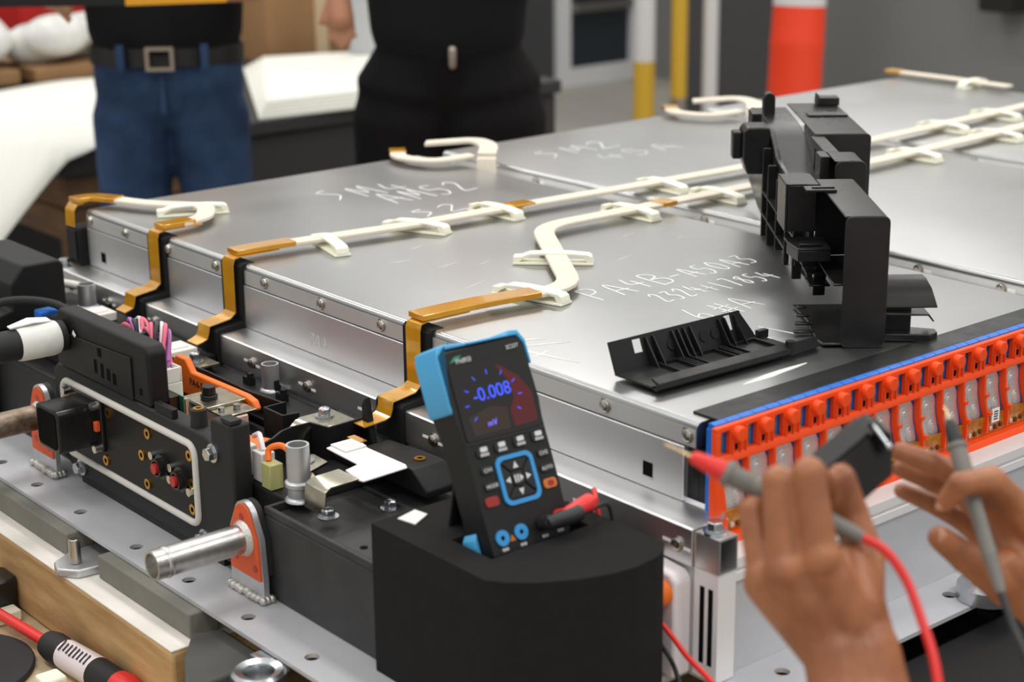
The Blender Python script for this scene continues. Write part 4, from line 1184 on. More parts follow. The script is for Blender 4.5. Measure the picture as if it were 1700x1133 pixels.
# ------------------------------------------------------------------ things at the far left
hs = thing('black_hose', 'black hose with white wrap running off the left edge', 'hose', (-0.30, 0.80, 0.94))
obj('hose', MB().sweep([(-0.2475, 0.803, 0.956), (-0.40, 0.806, 0.956), (-0.52, 0.812, 0.952)], 0.0185, 20), 'black_rubber', hs)
obj('white_wrap', MB().sweep([(-0.256, 0.803, 0.956), (-0.262, 0.803, 0.956), (-0.300, 0.804, 0.956), (-0.305, 0.804, 0.956)], [0.0195, 0.0210, 0.0205, 0.0195], 24), 'white_tape', hs)
obj('wrap_fold', MB().ribbon([(-0.262, 0.806, 0.977), (-0.285, 0.806, 0.980), (-0.312, 0.806, 0.9765)], (0, 1, 0.1), [0.014, 0.018, 0.008], 0.0015), 'white_tape', hs)
bx = thing('black_case', 'black box with sloped top at the left edge beyond the hose', 'case', (-0.12, 1.16, 0.772))
obj('body', MB().prism([(-0.235, 0.8925), (-0.235, 0.905), (-0.19, 0.918), (-0.19, 0.95), (-0.17, 0.975), (-0.118, 0.975), (-0.112, 0.968), (-0.112, 0.8925)], 'y', 1.075, 1.235), 'black_plastic', bx, bevel=0.003)
obj('lower_body', MB().box(-0.235, 1.075, 0.7705, -0.2205, 1.235, 0.892), 'black_plastic', bx)
cb_ = thing('cable_connector', 'black connector with blue cover near the far left standpipe', 'connector', (-0.165, 0.985, 0.8925))
obj('body', MB().box(-0.196, 0.962, 0.8925, -0.158, 1.000, 0.925), 'black_satin', cb_, bevel=0.003)
obj('blue_latch', MB().box(-0.185, 1.0005, 0.905, -0.155, 1.02, 0.930), 'blue_plastic', cb_, bevel=0.002)
obj('white_end', MB().box(-0.157, 0.975, 0.8925, -0.145, 1.005, 0.92), 'white_plastic', cb_, bevel=0.002)
obj('cable', MB().sweep(spline([(-0.150, 0.965, 0.925), (-0.17, 1.00, 0.940), (-0.21, 1.045, 0.940), (-0.27, 1.06, 0.925), (-0.35, 1.06, 0.91)], 5), 0.0055, 10), 'black_rubber', cb_)
wt = thing('white_lead', 'white flat lead lying beyond the far left standpipe', 'cable', (-0.09, 1.17, 0.8925))
obj('sleeve', MB().sweep(spline([(-0.053, 1.13, 0.912), (-0.066, 1.17, 0.913), (-0.075, 1.21, 0.908), (-0.085, 1.25, 0.902)], 4), 0.006, 10), 'white_tape', wt)
# ================================================================== foam block holding the meter
fb = thing('foam_block', 'big black foam block standing on the tray flange and holding the multimeter', 'foam block', (-0.17, 0.06, 0.7705))
outer = [(-0.2555, 0.169), (-0.2555, 0.004), (-0.245, -0.012), (-0.225, -0.030), (-0.194, -0.048), (-0.165, -0.058), (-0.140, -0.0615), (-0.112, -0.058), (-0.098, -0.052), (-0.0855, -0.040), (-0.0855, 0.090), (-0.105, 0.105), (-0.150, 0.169)]
FZ = 0.8915
obj('body', MB().prism(outer, 'z', 0.7705, FZ), 'black_foam', fb)
PX0, PX1, PY0, PY1 = -0.2235, -0.1085, 0.0335, 0.090
rim = MB()
def clip_poly(poly, fn):
    out = []
    for i in range(len(poly)):
        a, b = poly[i], poly[(i + 1) % len(poly)]
        fa, fb2 = fn(a), fn(b)
        if fa >= 0:
            out.append(a)
        if fa * fb2 < 0:
            t = fa / (fa - fb2)
            out.append((a[0] + (b[0] - a[0]) * t, a[1] + (b[1] - a[1]) * t))
    return out
front = clip_poly(outer, lambda p: PY0 - p[1])
back = clip_poly(outer, lambda p: p[1] - PY1)
mid = clip_poly(clip_poly(outer, lambda p: p[1] - PY0), lambda p: PY1 - p[1])
left = clip_poly(mid, lambda p: PX0 - p[0])
right = clip_poly(mid, lambda p: p[0] - PX1)
o = obj('front_rim', MB().prism(front, 'z', FZ, 0.920), 'black_foam', fb)
obj('back_rim', MB().prism(back, 'z', FZ, 0.920), 'black_foam', fb)
obj('left_rim', MB().prism(left, 'z', FZ, 0.920), 'black_foam', fb)
obj('right_rim', MB().prism(right, 'z', FZ, 0.920), 'black_foam', fb)
_l = obj('paper_label', MB().prism3([(-0.232, 0.160, 0.9203), (-0.228, 0.138, 0.9203), (-0.205, 0.150, 0.9203), (-0.207, 0.1665, 0.9203)], (0, 0, 0.0008)), 'white_print', smooth=False)
tag(_l, 'small white paper label on the corner of the foam block', 'label')

# ================================================================== handheld multimeter
mat('meter_black', (25, 25, 26), 0.5, var=0.15, vscale=120, bump=0.1, bscale=1500, spec=0.35)
mat('meter_side', (20, 20, 21), 0.6, spec=0.3)
mat('meter_blue', (78, 172, 226), 0.45)
mat('meter_ring', (56, 150, 214), 0.4)
mat('screen_glass', (16, 12, 13), 0.14, spec=0.6)
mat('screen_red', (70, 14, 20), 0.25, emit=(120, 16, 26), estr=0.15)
mat('screen_blue', (40, 60, 190), 0.4, emit=(58, 84, 230), estr=0.9)
mat('screen_violet', (90, 80, 200), 0.4, emit=(120, 110, 240), estr=0.9)
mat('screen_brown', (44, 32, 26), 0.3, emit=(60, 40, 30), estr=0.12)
mat('key_grey', (33, 33, 34), 0.45, spec=0.4)
mat('key_print', (214, 216, 216), 0.6)
mat('key_red', (150, 40, 36), 0.45)
mat('key_orange', (196, 112, 40), 0.45)
mat('logo_green', (40, 140, 110), 0.5)
mt = thing('multimeter', 'black handheld multimeter with blue corner bumpers and a lit colour screen', 'multimeter', (0, 0, 0))
mm = 0.001
UL, UR, VB, VT = -9.4, 85.0, -10.0, 178.0
def mo_(name, mb, m, bevel=0.0, parent=None, **k):
    mb.v = [(x * mm, y * mm, z * mm) for x, y, z in mb.v]
    return obj(name, mb, m, parent or mt, bevel=bevel, **k)
body = [(UL + 2, VB), (UR - 8, VB), (UR - 3, VB + 6), (UR - 1, 40), (UR - 1, 100), (UR + 1, 118), (UR, 150), (UR - 1, 168)] + arc(UR - 13, VT - 14, 13, 10, 90, 5) + arc(UL + 9, VT - 12, 9, 90, 180, 4) + [(UL, 140), (UL - 1, 120), (UL + 2, 100), (UL + 2, 40)]
mo_('case', MB().prism(body, 'z', -34, 0), 'meter_black', 0.0022, segs=3)
mo_('blue_bumper', MB().prism([(UL - 3.5, 124), (UL - 3.5, 172), (UL - 1, 181), (UL + 8, 183), (20, 181), (24, 178.2), (UL + 7, 178.2), (UL - 0.6, 173), (UL - 0.6, 128), (UL - 1, 120)], 'z', -36, 0.6), 'meter_blue', 0.0018)
mo_('blue_bumper', MB().prism([(24, 178.3), (22, 180.6), (68, 180.6), (72, 183.5), (82, 182.6), (UR + 3, 172), (UR + 3.5, 150), (UR + 1.6, 150), (UR + 0.6, 170), (80, 178.3)], 'z', -36, 0.6), 'meter_blue', 0.0010)
mo_('blue_bumper', MB().prism([(UL - 3, VB), (UL - 3, 8), (UL + 1.4, 14), (UL + 1.4, VB)], 'z', -36, -16), 'meter_blue', 0.0012)
mo_('kickstand', MB().prism([(70, -36), (2, -84), (2, -79), (66, -35)], 'x', -2, 78), 'meter_side', 0.0010)
mo_('screen', MB().prism(rrect(-4, 92.5, 82, 162, 3, 3), 'z', 0.05, 0.9), 'screen_glass')
mo_('screen_brown_field', MB().prism([(6, 97), (46, 97), (48, 116), (30, 120), (4, 114)], 'z', 0.95, 1.0), 'screen_brown', smooth=False)
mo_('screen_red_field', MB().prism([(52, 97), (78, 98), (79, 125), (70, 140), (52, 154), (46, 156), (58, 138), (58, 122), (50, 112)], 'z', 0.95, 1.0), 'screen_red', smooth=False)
me_l = lambda body_, size, m, u, v, nm='lettering': lettering(body_, size * mm, m, mt, (u * mm, v * mm, 1.05 * mm), (1, 0.03, 0), (-0.03, 1, 0), nm)
me_l('-0.008', 17, 'screen_blue', 36, 132, 'screen_digits')
me_l('mV', 8, 'screen_violet', 28, 105, 'screen_unit')
for k in range(9):
    a = math.radians(215 - k * 31)
    mo_('scale_tick', MB().obox((36 + 30 * math.cos(a), 126 + 25 * math.sin(a), 1.0), (2.2 * math.cos(a), 2.2 * math.sin(a), 0), (-.5 * math.sin(a), .5 * math.cos(a), 0), (0, 0, .03)), 'screen_blue', smooth=False)
mo_('bezel_ridge', MB().box(-6, 89.5, 0.05, 83, 91.6, 0.8), 'key_grey', 0.0003)
mo_('logo_swoosh', MB().prism([(0, 165), (6, 170), (14, 170.5), (9, 166.5)], 'z', 0.05, 0.25), 'logo_green', smooth=False)
me_l('FNIRSI', 6.2, 'key_print', 14.5, 165.2, 'brand_lettering')
me_l('2C53T', 5.2, 'key_print', 71, 168.5, 'model_lettering')
# keys
def key(u, v, w, h, m='key_grey', legends=(), big=False):
    k = mo_('key', MB().prism(rrect(u - w / 2, v - h / 2, u + w / 2, v + h / 2, min(w, h) * .36, 4), 'z', 0.05, 1.6), m, 0.0005)
    for (t, s, du, dv) in legends:
        o = lettering(t, s * mm, 'key_print', mt, ((u + du) * mm, (v + dv) * mm, 1.7 * mm), (1, 0.03, 0), (-0.03, 1, 0), 'key_legend')
    return k
for u, v, t in ((10, 81.5, 'F1'), (30.5, 82, 'F2'), (52, 83, 'F3'), (73, 83.5, 'F4')):
    key(u, v, 15, 10)
    mo_('key_symbol', MB().prism(rrect(u - 3.4, v + 0.2, u + 4.4, v + 4.6, 1.2, 3), 'z', 1.65, 1.8), 'key_print', smooth=False)
    for q in range(4):
        mo_('key_symbol', MB().box(u - 4 + q * 2.4, v - 3.6, 1.65, u - 2.4 + q * 2.4, v - 1.0, 1.8), 'key_print', smooth=False)
key(8.7, 65, 13, 7.5, legends=(('CH1', 5, 1, 0),))
key(8.7, 50.4, 14, 7.5, legends=(('MODE', 4.6, 1, 0),))
key(73.8, 67.5, 13, 7.5, legends=(('CH2', 5, 0, 0),))
key(73.5, 53.6, 14, 7.5, legends=(('AUTO', 4.6, 0, 0),))
key(72.6, 39.5, 15, 9, 'key_orange')
key(5.5, 37, 15, 9, 'key_red')
mo_('key_window', MB().prism(rrect(69.5, 37, 76.5, 42, 2, 3), 'z', 1.65, 1.8), 'key_red', smooth=False)
ring = MB()
o_ = rrect(18.5, 29, 60.5, 74, 8, 5)
i_ = rrect(22.5, 33, 56.5, 70, 5.5, 5)
n_ = len(o_)
ring.add([(x, y, 2.2) for x, y in o_] + [(x, y, 2.2) for x, y in i_] + [(x, y, 0.05) for x, y in i_] + [(x, y, 0.05) for x, y in o_],
         [f for j in range(n_) for f in ((j, (j + 1) % n_, n_ + (j + 1) % n_, n_ + j), (n_ + j, n_ + (j + 1) % n_, 2 * n_ + (j + 1) % n_, 2 * n_ + j), (3 * n_ + j, 3 * n_ + (j + 1) % n_, (j + 1) % n_, j))])
mo_('blue_ring', ring, 'meter_ring')
cu_, cv_ = 39.5, 51.5
for (pts) in ([(24, 68.5), (55, 68.5), (46, 59), (33, 59)], [(24, 34.5), (55, 34.5), (46, 44), (33, 44)], [(23.3, 66.5), (23.3, 36.5), (32, 46), (32, 57)], [(55.7, 66.5), (55.7, 36.5), (47, 46), (47, 57)]):
    mo_('arrow_key', MB().prism(pts, 'z', 0.05, 1.6), 'key_grey', 0.0006)
mo_('arrow_mark', MB().prism([(39.5 - 3, 61), (39.5 + 3, 61), (39.5, 67)], 'z', 1.65, 1.8), 'key_print', smooth=False)
mo_('arrow_mark', MB().prism([(39.5 - 3, 42), (39.5 + 3, 42), (39.5, 36)], 'z', 1.65, 1.8), 'key_print', smooth=False)
mo_('arrow_mark', MB().prism([(30.5, 51.5 - 3), (30.5, 51.5 + 3), (25, 51.5)], 'z', 1.65, 1.8), 'key_print', smooth=False)
mo_('arrow_mark', MB().prism([(48.5, 51.5 - 3), (48.5, 51.5 + 3), (54, 51.5)], 'z', 1.65, 1.8), 'key_print', smooth=False)
mo_('centre_key', MB().prism(rrect(33, 45, 46, 58, 3.5, 4), 'z', 0.05, 1.9), 'key_grey', 0.0006)
mo_('play_mark', MB().prism([(41, 48), (41, 55), (45, 51.5)], 'z', 1.95, 2.1).box(35, 48, 1.95, 36.6, 55, 2.1).box(38, 48, 1.95, 39.6, 55, 2.1), 'key_print', smooth=False)
for u, v in ((6, 3.8), (27.3, 4.7)):
    jk = mo_('jack_ring', MB().pipe((u, v, 0.05), (u, v, 1.8), 7.2, 2.2, 24), 'meter_ring')
    mo_('jack_bore', MB().cyl((u, v, 0.05), (u, v, 1.0), 2.1, n=14), 'dark_recess')
mo_('warning_mark', MB().prism([(14, -1), (20.5, -1), (17.3, 5)], 'z', 0.05, 0.3), 'key_orange', smooth=False)
for u, v in ((7, -6.5), (27.5, -6.5), (53, -5), (71, -4)):
    for q in range(3):
        mo_('jack_print', MB().box(u - 3.4 + q * 2.4, v - 1.3, 0.05, u - 1.6 + q * 2.4, v + 1.3, 0.25), 'key_print', smooth=False)
X_ = V((1.0, -0.002, 0.027)).normalized()
Y_ = V((-0.024, 0.425, 0.905))
Y_ = (Y_ - X_ * Y_.dot(X_)).normalized()
a3 = math.radians(3.0)
XR = X_ * math.cos(a3) - Y_ * math.sin(a3)
YR = Y_ * math.cos(a3) + X_ * math.sin(a3)
ZR = XR.cross(YR)
MM = Matrix((XR, YR, ZR)).transposed().to_4x4()
MM.translation = V((-0.206, 0.046, 0.925))
mt.matrix_world = MM
def ml(u, v, w):
    return MM @ V((u * mm, v * mm, w * mm))
# plugs in the two right-hand jacks
mat('probe_red', (226, 44, 40), 0.4)
mat('probe_grey', (122, 120, 114), 0.55)
mat('probe_black', (32, 34, 36), 0.5)
mat('gold_tip', (232, 205, 160), 0.25, 1.0)
pr_ = thing('test_plug', 'red right-angle plug in the right-hand jack of the multimeter', 'plug', tuple(ml(71, 8, 2)), 'test plugs in the multimeter')
obj('shroud', MB().sweep([ml(71, 8, 1), ml(71, 8, 16)], [0.0068, 0.0068], 20), 'probe_red', pr_, bevel=0.0008)
obj('arm', MB().sweep([ml(66, 8, 16), ml(74, 9, 16.5), ml(90, 12, 16.5), ml(99, 13.5, 16), ml(101, 14, 16)], [0.0060, 0.0072, 0.0080, 0.0085, 0.0075], 20), 'probe_red', pr_)
pk_ = thing('test_plug', 'black right-angle plug beside the red plug in the multimeter', 'plug', tuple(ml(52, 6, 2)), 'test plugs in the multimeter')
obj('shroud', MB().sweep([ml(52, 6, 1), ml(52, 6, 16)], [0.0068, 0.0068], 20), 'probe_black', pk_, bevel=0.0008)
obj('arm', MB().sweep([ml(47, 5, 16), ml(54, 6, 17), ml(70, 6, 20), ml(80, 7, 21), ml(82, 7, 21)], [0.0060, 0.0070, 0.0075, 0.0075, 0.0065], 20), 'probe_black', pk_)
ld1 = obj('test_lead', MB().sweep(spline([ml(101, 14, 16), ml(108, 15, 14), (-0.0800, 0.058, 0.938), (-0.0785, 0.048, 0.900), (-0.0790, 0.018, 0.858), (-0.0790, -0.0275, 0.838), (-0.0875, -0.055, 0.8335), (-0.0980, -0.0838, 0.8288), (-0.1103, -0.1277, 0.8238), (-0.1371, -0.2048, 0.8131), (-0.17, -0.30, 0.76), (-0.20, -0.36, 0.712)], 6), 0.0026, 10), 'probe_red')
tag(ld1, 'thin red test lead leaving the red plug behind the foam block', 'cable')
ld2 = obj('test_lead', MB().sweep(spline([ml(82, 7, 21), ml(95, 6, 18), (-0.0800, 0.038, 0.930), (-0.0790, 0.028, 0.890), (-0.0790, 0.005, 0.840), (-0.0800, -0.0346, 0.8137), (-0.0920, -0.0606, 0.8098), (-0.1066, -0.0845, 0.8034), (-0.1341, -0.1416, 0.7752), (-0.15, -0.20, 0.72)], 6), 0.0022, 10), 'probe_black')
tag(ld2, 'thin black test lead leaving the black plug beside the foam block', 'cable')

# ================================================================== the hands at work
mat('skin', (176, 114, 76), 0.42, var=0.35, vscale=20, rgb2=(138, 82, 52), sss=0.12, bump=0.15, bscale=420)
mat('nail', (206, 150, 122), 0.3, coat=0.3)
# joints of each finger from knuckle to tip, metres
LI = [(-0.2554, -0.3587, 1.0627), (-0.2544, -0.3450, 1.1187), (-0.2213, -0.3308, 1.0971), (-0.2125, -0.3274, 1.0820)]
LM = [(-0.2717, -0.3415, 1.0529), (-0.2637, -0.3258, 1.1094), (-0.2318, -0.3129, 1.0936), (-0.2221, -0.3118, 1.0781)]
LR = [(-0.2717, -0.3235, 1.0409), (-0.2608, -0.3018, 1.0801), (-0.2349, -0.2953, 1.0737), (-0.2256, -0.2986, 1.0658)]
LP = [(-0.2546, -0.3062, 1.0243), (-0.2408, -0.2879, 1.0533), (-0.2160, -0.2822, 1.0505), (-0.2072, -0.2844, 1.0441)]
LT = [(-0.2246, -0.3709, 1.0197), (-0.1951, -0.3486, 1.0417), (-0.1931, -0.3319, 1.0691), (-0.2031, -0.3305, 1.0976)]
LW = [(-0.2355, -0.3720, 0.9941), (-0.2404, -0.3835, 0.9738), (-0.2601, -0.4189, 0.9201), (-0.3022, -0.4774, 0.8764), (-0.3630, -0.5555, 0.8208)]
RI = [(-0.0240, -0.3561, 1.0352), (-0.0580, -0.3540, 1.0654), (-0.0897, -0.3491, 1.0689), (-0.0957, -0.3424, 1.0542)]
RM = [(-0.0194, -0.3421, 1.0226), (-0.0420, -0.3197, 1.0511), (-0.0596, -0.3000, 1.0642), (-0.0717, -0.2799, 1.0704)]
RR = [(-0.0106, -0.3300, 1.0063), (-0.0265, -0.3098, 1.0317), (-0.0438, -0.2913, 1.0422), (-0.0567, -0.2700, 1.0499)]
RP = [(-0.0003, -0.3186, 0.9875), (-0.0186, -0.3002, 1.0073), (-0.0352, -0.2846, 1.0197), (-0.0465, -0.2647, 1.0269)]
RT = [(-0.0042, -0.3689, 0.9484), (-0.0357, -0.3561, 0.9724), (-0.0722, -0.3466, 1.0045), (-0.0959, -0.3387, 1.0248)]
RW = [(0.0186, -0.3738, 0.9646), (0.0111, -0.4497, 0.9492), (-0.0067, -0.5760, 0.9386), (-0.0475, -0.6937, 0.9401)]
PR = [(-0.2860, -0.2428, 1.1187), (-0.2750, -0.2552, 1.1104), (-0.2604, -0.2746, 1.0997), (-0.2471, -0.2956, 1.0898), (-0.2218, -0.3379, 1.0744), (-0.2121, -0.3590, 1.0645)]
LEADR = [(-0.2121, -0.3590, 1.0645), (-0.2043, -0.3730, 1.0570), (-0.2014, -0.3899, 1.0395), (-0.2073, -0.4084, 1.0188), (-0.2145, -0.4241, 1.0025), (-0.2244, -0.4389, 0.9829), (-0.2468, -0.4687, 0.9375), (-0.2845, -0.4921, 0.8762)]
PB = [(-0.0502, -0.3026, 1.1080), (-0.0514, -0.3081, 1.0991), (-0.0524, -0.3193, 1.0840), (-0.0553, -0.3293, 1.0681), (-0.0734, -0.3620, 1.0322), (-0.0956, -0.3946, 0.9995)]
LEADB = [(-0.0956, -0.3946, 0.9995), (-0.1070, -0.4141, 0.9840), (-0.1222, -0.4359, 0.9738), (-0.1388, -0.4658, 0.9405), (-0.1736, -0.5064, 0.8802)]
PC = [(-0.1844, -0.2836, 1.0939), (-0.1287, -0.2903, 1.1168), (-0.1256, -0.2982, 1.1111), (-0.1156, -0.3005, 1.1145), (-0.1163, -0.3063, 1.1022), (-0.1265, -0.3161, 1.0754), (-0.1679, -0.3122, 1.0561), (-0.1850, -0.3060, 1.0551)]
CR = V((0.7678, -0.6406, -0.0109))
CU = V((0.1948, 0.2172, 0.9565))
CF = V((0.6104, 0.7365, -0.2916))
PCF = [(-0.1839, -0.2985, 1.0842), (-0.1389, -0.3053, 1.1073), (-0.1299, -0.3057, 1.1099), (-0.1222, -0.3107, 1.1057), (-0.1346, -0.3229, 1.0795), (-0.1762, -0.3189, 1.0604), (-0.1931, -0.3132, 1.0586)]
PCE = V((0.0116, 0.0250, 0.0029))
PIN = [(-0.1387, -0.3058, 1.1144), (-0.1372, -0.3197, 1.1016)]
person = thing('person', 'bare hands and forearms of a person holding two test probes and a black plastic piece', 'person', (-0.15, -0.40, 0.80))
def finger(mb, pts, rs):
    for a, b, ra, rb in zip(pts[:-1], pts[1:], rs[:-1], rs[1:]):
        mb.capsule(a, b, ra, rb, 16)
    # a soft pad at every joint
    for p, r in zip(pts[1:-1], rs[1:-1]):
        mb.ball(p, r * 1.06, 14, 8)
def mix(a, b, t):
    return V(a) * (1 - t) + V(b) * t
# left hand, seen from its back
lh = MB()
finger(lh, LI, [0.0128, 0.0112, 0.0098, 0.0080])
finger(lh, LM, [0.0128, 0.0110, 0.0098, 0.0080])
finger(lh, LR, [0.0120, 0.0102, 0.0092, 0.0078])
finger(lh, LP, [0.0110, 0.0092, 0.0082, 0.0070])
finger(lh, LT, [0.0165, 0.0140, 0.0128, 0.0108])
w0, w1 = V(LW[0]), V(LW[1])
for tgt, r0, r1, off in ((LI, 0.019, 0.0142, 0.010), (LM, 0.020, 0.0145, -0.006), (LR, 0.019, 0.0140, -0.018), (LP, 0.017, 0.0132, -0.026)):
    s_ = w0 + CR * off * 0.8 + CF * 0.004
    e_ = V(tgt[0])
    lh.capsule(s_, e_, r0, r1, 16)
lh.capsule(w0 + CR * 0.012 + CF * 0.012, V(LT[0]) + CF * 0.006, 0.022, 0.0185, 16)
lh.capsule(V(LT[0]), mix(LT[1], LI[0], 0.25), 0.017, 0.0135, 16)
lh.capsule(mix(LI[0], LR[0], 0.5) + CF * 0.016, w0 + CF * 0.014, 0.020, 0.022, 16)
# web between thumb and index
lh.capsule(mix(LT[0], LI[0], 0.45) + CF * 0.006, mix(LT[1], LI[0], 0.55) + CF * 0.004, 0.013, 0.009, 14)
for t_ in (-1, 1):
    for a, b, ra, rb in ((0, 1, 0.0240, 0.0250), (1, 2, 0.0250, 0.0300), (2, 3, 0.0300, 0.0370), (3, 4, 0.0370, 0.0420)):
        lh.capsule(V(LW[a]) + CR * t_ * (0.0095), V(LW[b]) + CR * t_ * (0.0095), ra, rb, 18)
for kp, kr in ((LI[0], 0.0142), (LM[0], 0.0142), (LR[0], 0.0130)):
    lh.ball(V(kp) - CF * 0.0025, kr, 14, 8)
lho = obj('forearm_and_hand', lh, 'skin', person)
soften(lho, 0.0021, 5, 0.5)
# right hand
rh = MB()
finger(rh, RI, [0.0118, 0.0106, 0.0092, 0.0078])
finger(rh, RM, [0.0116, 0.0104, 0.0092, 0.0076])
finger(rh, RR, [0.0112, 0.0098, 0.0088, 0.0074])
finger(rh, RP, [0.0104, 0.0090, 0.0080, 0.0068])
finger(rh, RT, [0.0165, 0.0140, 0.0122, 0.0095])
v0 = V(RW[0])
for tgt, r0, r1, off in ((RI, 0.019, 0.0132, 0.016), (RM, 0.019, 0.0130, 0.006), (RR, 0.018, 0.0125, -0.006), (RP, 0.017, 0.0120, -0.016)):
    rh.capsule(v0 + CU * off, V(tgt[0]), r0, r1, 16)
rh.capsule(v0 - CU * 0.006, V(RT[0]), 0.021, 0.0180, 16)
rh.capsule(V(RT[0]), mix(RT[1], RI[0], 0.3), 0.016, 0.0125, 16)
rh.capsule(mix(RT[0], RI[0], 0.45), mix(RI[0], RP[0], 0.5), 0.016, 0.015, 16)
for t_ in (-1, 1):
    for a, b, ra, rb in ((0, 1, 0.0225, 0.0260), (1, 2, 0.0260, 0.0340), (2, 3, 0.0340, 0.0400)):
        rh.capsule(V(RW[a]) + CU * t_ * 0.009, V(RW[b]) + CU * t_ * 0.009, ra, rb, 18)
rho = obj('forearm_and_hand', rh, 'skin', person)
soften(rho, 0.0021, 5, 0.5)
def nail(p_prev, p_tip, out, r, parent):
    p_prev, p_tip, out = V(p_prev), V(p_tip), V(out).normalized()
    t_ = (p_tip - p_prev).normalized()
    out = (out - t_ * out.dot(t_)).normalized()
    s_ = t_.cross(out)
    c_ = p_tip + out * r * 0.72 + t_ * r * 0.15
    mb = MB()
    n = 16
    ring0, ring1 = [], []
    for k in range(n):
        a = 2 * math.pi * k / n
        x, y = math.cos(a) * r * 0.80, math.sin(a) * r * 0.62
        ring0.append(c_ + t_ * x + s_ * y - out * (y * y) / r * 0.9)
        ring1.append(c_ + t_ * x * .8 + s_ * y * .8 + out * 0.0007 - out * (y * y) / r * 0.6)
    mb.add(ring0 + ring1 + [c_ + out * 0.0010], [(k, (k + 1) % n, n + (k + 1) % n, n + k) for k in range(n)] + [(n + k, n + (k + 1) % n, 2 * n) for k in range(n)])
    return obj('fingernail', mb, 'nail', parent)
nail(RT[2], RT[3], -CF + CU * 0.35 + CR * .45, 0.0108, rho)
nail(RI[2], RI[3], -CF * 0.8 - CR * 0.8 + CU * .2, 0.0080, rho)
nail(LT[2], LT[3], CF * 0.5 + CR * 0.9, 0.0100, lho)

# red probe in the left hand
p1_ = thing('test_probe', 'grey and red test probe held in the hand on the left', 'test probe', PR[0], 'test probes')
P0 = [V(p) for p in PR]
ax_ = (P0[5] - P0[1]).normalized()
obj('needle', MB().sweep([P0[1] - ax_ * 0.0205, P0[1] - ax_ * 0.019, P0[1] + ax_ * 0.002], [0.0003, 0.0010, 0.0012], 10), 'gold_tip', p1_)
L1 = (P0[5] - P0[1]).length
def along(t):
    return P0[1] + ax_ * L1 * t
obj('red_nose', MB().sweep([along(0), along(.015), along(.10), along(.195), along(.20)], [0.0032, 0.0048, 0.0062, 0.0075, 0.0070], 18), 'probe_red', p1_)
obj('collar', MB().sweep([along(.197), along(.205), along(.232), along(.24)], [0.0078, 0.0094, 0.0094, 0.0075], 20), 'probe_grey', p1_)
obj('grip', MB().sweep([along(.23), along(.30), along(.45), along(.62), along(.80), along(.93), along(1.0)], [0.0074, 0.0076, 0.0070, 0.0068, 0.0068, 0.0058, 0.0045], 18), 'probe_grey', p1_)
for k in range(5):
    obj('grip_ring', MB().sweep([along(.262 + .022 * k - .004), along(.262 + .022 * k), along(.262 + .022 * k + .004)], [0.0070, 0.0081, 0.0070], 18), 'probe_grey', p1_)
obj('red_dot', MB().ball(along(.46) - CF * 0.0056 - CU * 0.003, 0.0026, 10, 6), 'probe_red', p1_)
_ld = obj('test_lead', MB().sweep(spline([along(0.99)] + [V(p) for p in LEADR[1:]], 6), 0.0034, 12), 'probe_red')
tag(_ld, 'red test lead curving down from the probe in the left hand', 'cable')
# black probe in the right hand
p2_ = thing('test_probe', 'grey and black test probe held upright in the hand on the right', 'test probe', PB[5], 'test probes')
Q0 = [V(p) for p in PB]
ax2 = (Q0[5] - Q0[1]).normalized()
L2 = (Q0[5] - Q0[1]).length
def al2(t):
    return Q0[1] + ax2 * L2 * t
obj('needle', MB().sweep([al2(-0.085), al2(-0.075), al2(0.01)], [0.0003, 0.0009, 0.0013], 10), 'gold_tip', p2_)
obj('black_nose', MB().sweep([al2(0), al2(.02), al2(.06), al2(.135), al2(.15)], [0.0022, 0.0040, 0.0052, 0.0064, 0.0062], 18), 'probe_black', p2_)
obj('collar', MB().sweep([al2(.147), al2(.155), al2(.172), al2(.18)], [0.0068, 0.0080, 0.0080, 0.0064], 20), 'probe_grey', p2_)
obj('grip', MB().sweep([al2(.175), al2(.22), al2(.36), al2(.40), al2(.55), al2(.80), al2(.95), al2(1.0)], [0.0066, 0.0068, 0.0066, 0.0060, 0.0058, 0.0056, 0.0046, 0.0034], 18), 'probe_grey', p2_)
for k in range(7):
    obj('grip_ring', MB().sweep([al2(.80 + .02 * k - .005), al2(.80 + .02 * k), al2(.80 + .02 * k + .005)], [0.0050 - .00012 * k, 0.0060 - .00018 * k, 0.0050 - .00012 * k], 16), 'probe_grey', p2_)
_ld = obj('test_lead', MB().sweep(spline([al2(0.99)] + [V(p) for p in LEADB[1:]], 6), 0.0030, 12), 'probe_black')
tag(_ld, 'black test lead hanging from the probe in the right hand', 'cable')
# black plastic piece held between the hands
mat('piece_brown', (18, 14, 14), 0.25, var=0.3, vscale=30, rgb2=(26, 18, 16), spec=0.35)
pc = thing('plastic_piece', 'loose black plastic terminal cover held between the two hands', 'plastic cover', PCF[5])
obj('cover', MB().prism3(PCF, PCE), 'piece_brown', pc, bevel=0.0012)
obj('top_ledge', MB().obox((V(PCF[0]) + V(PCF[1])) / 2 + PCE * 0.5 + CU * 0.0016, (V(PCF[1]) - V(PCF[0])) * 0.47, PCE * 0.44, CU * 0.0012), 'black_satin', pc, bevel=0.0006)
obj('metal_pin', MB().cyl(PIN[0], PIN[1], 0.0016, n=10).ball(PIN[1], 0.0026, 10, 6), 'zinc', pc)
obj('pin_slot', MB().obox((V(PIN[0]) + V(PIN[1])) / 2 + CF * 0.0015, (V(PIN[1]) - V(PIN[0])) * 0.55, CR * 0.004, CF * 0.001), 'dark_recess', pc)
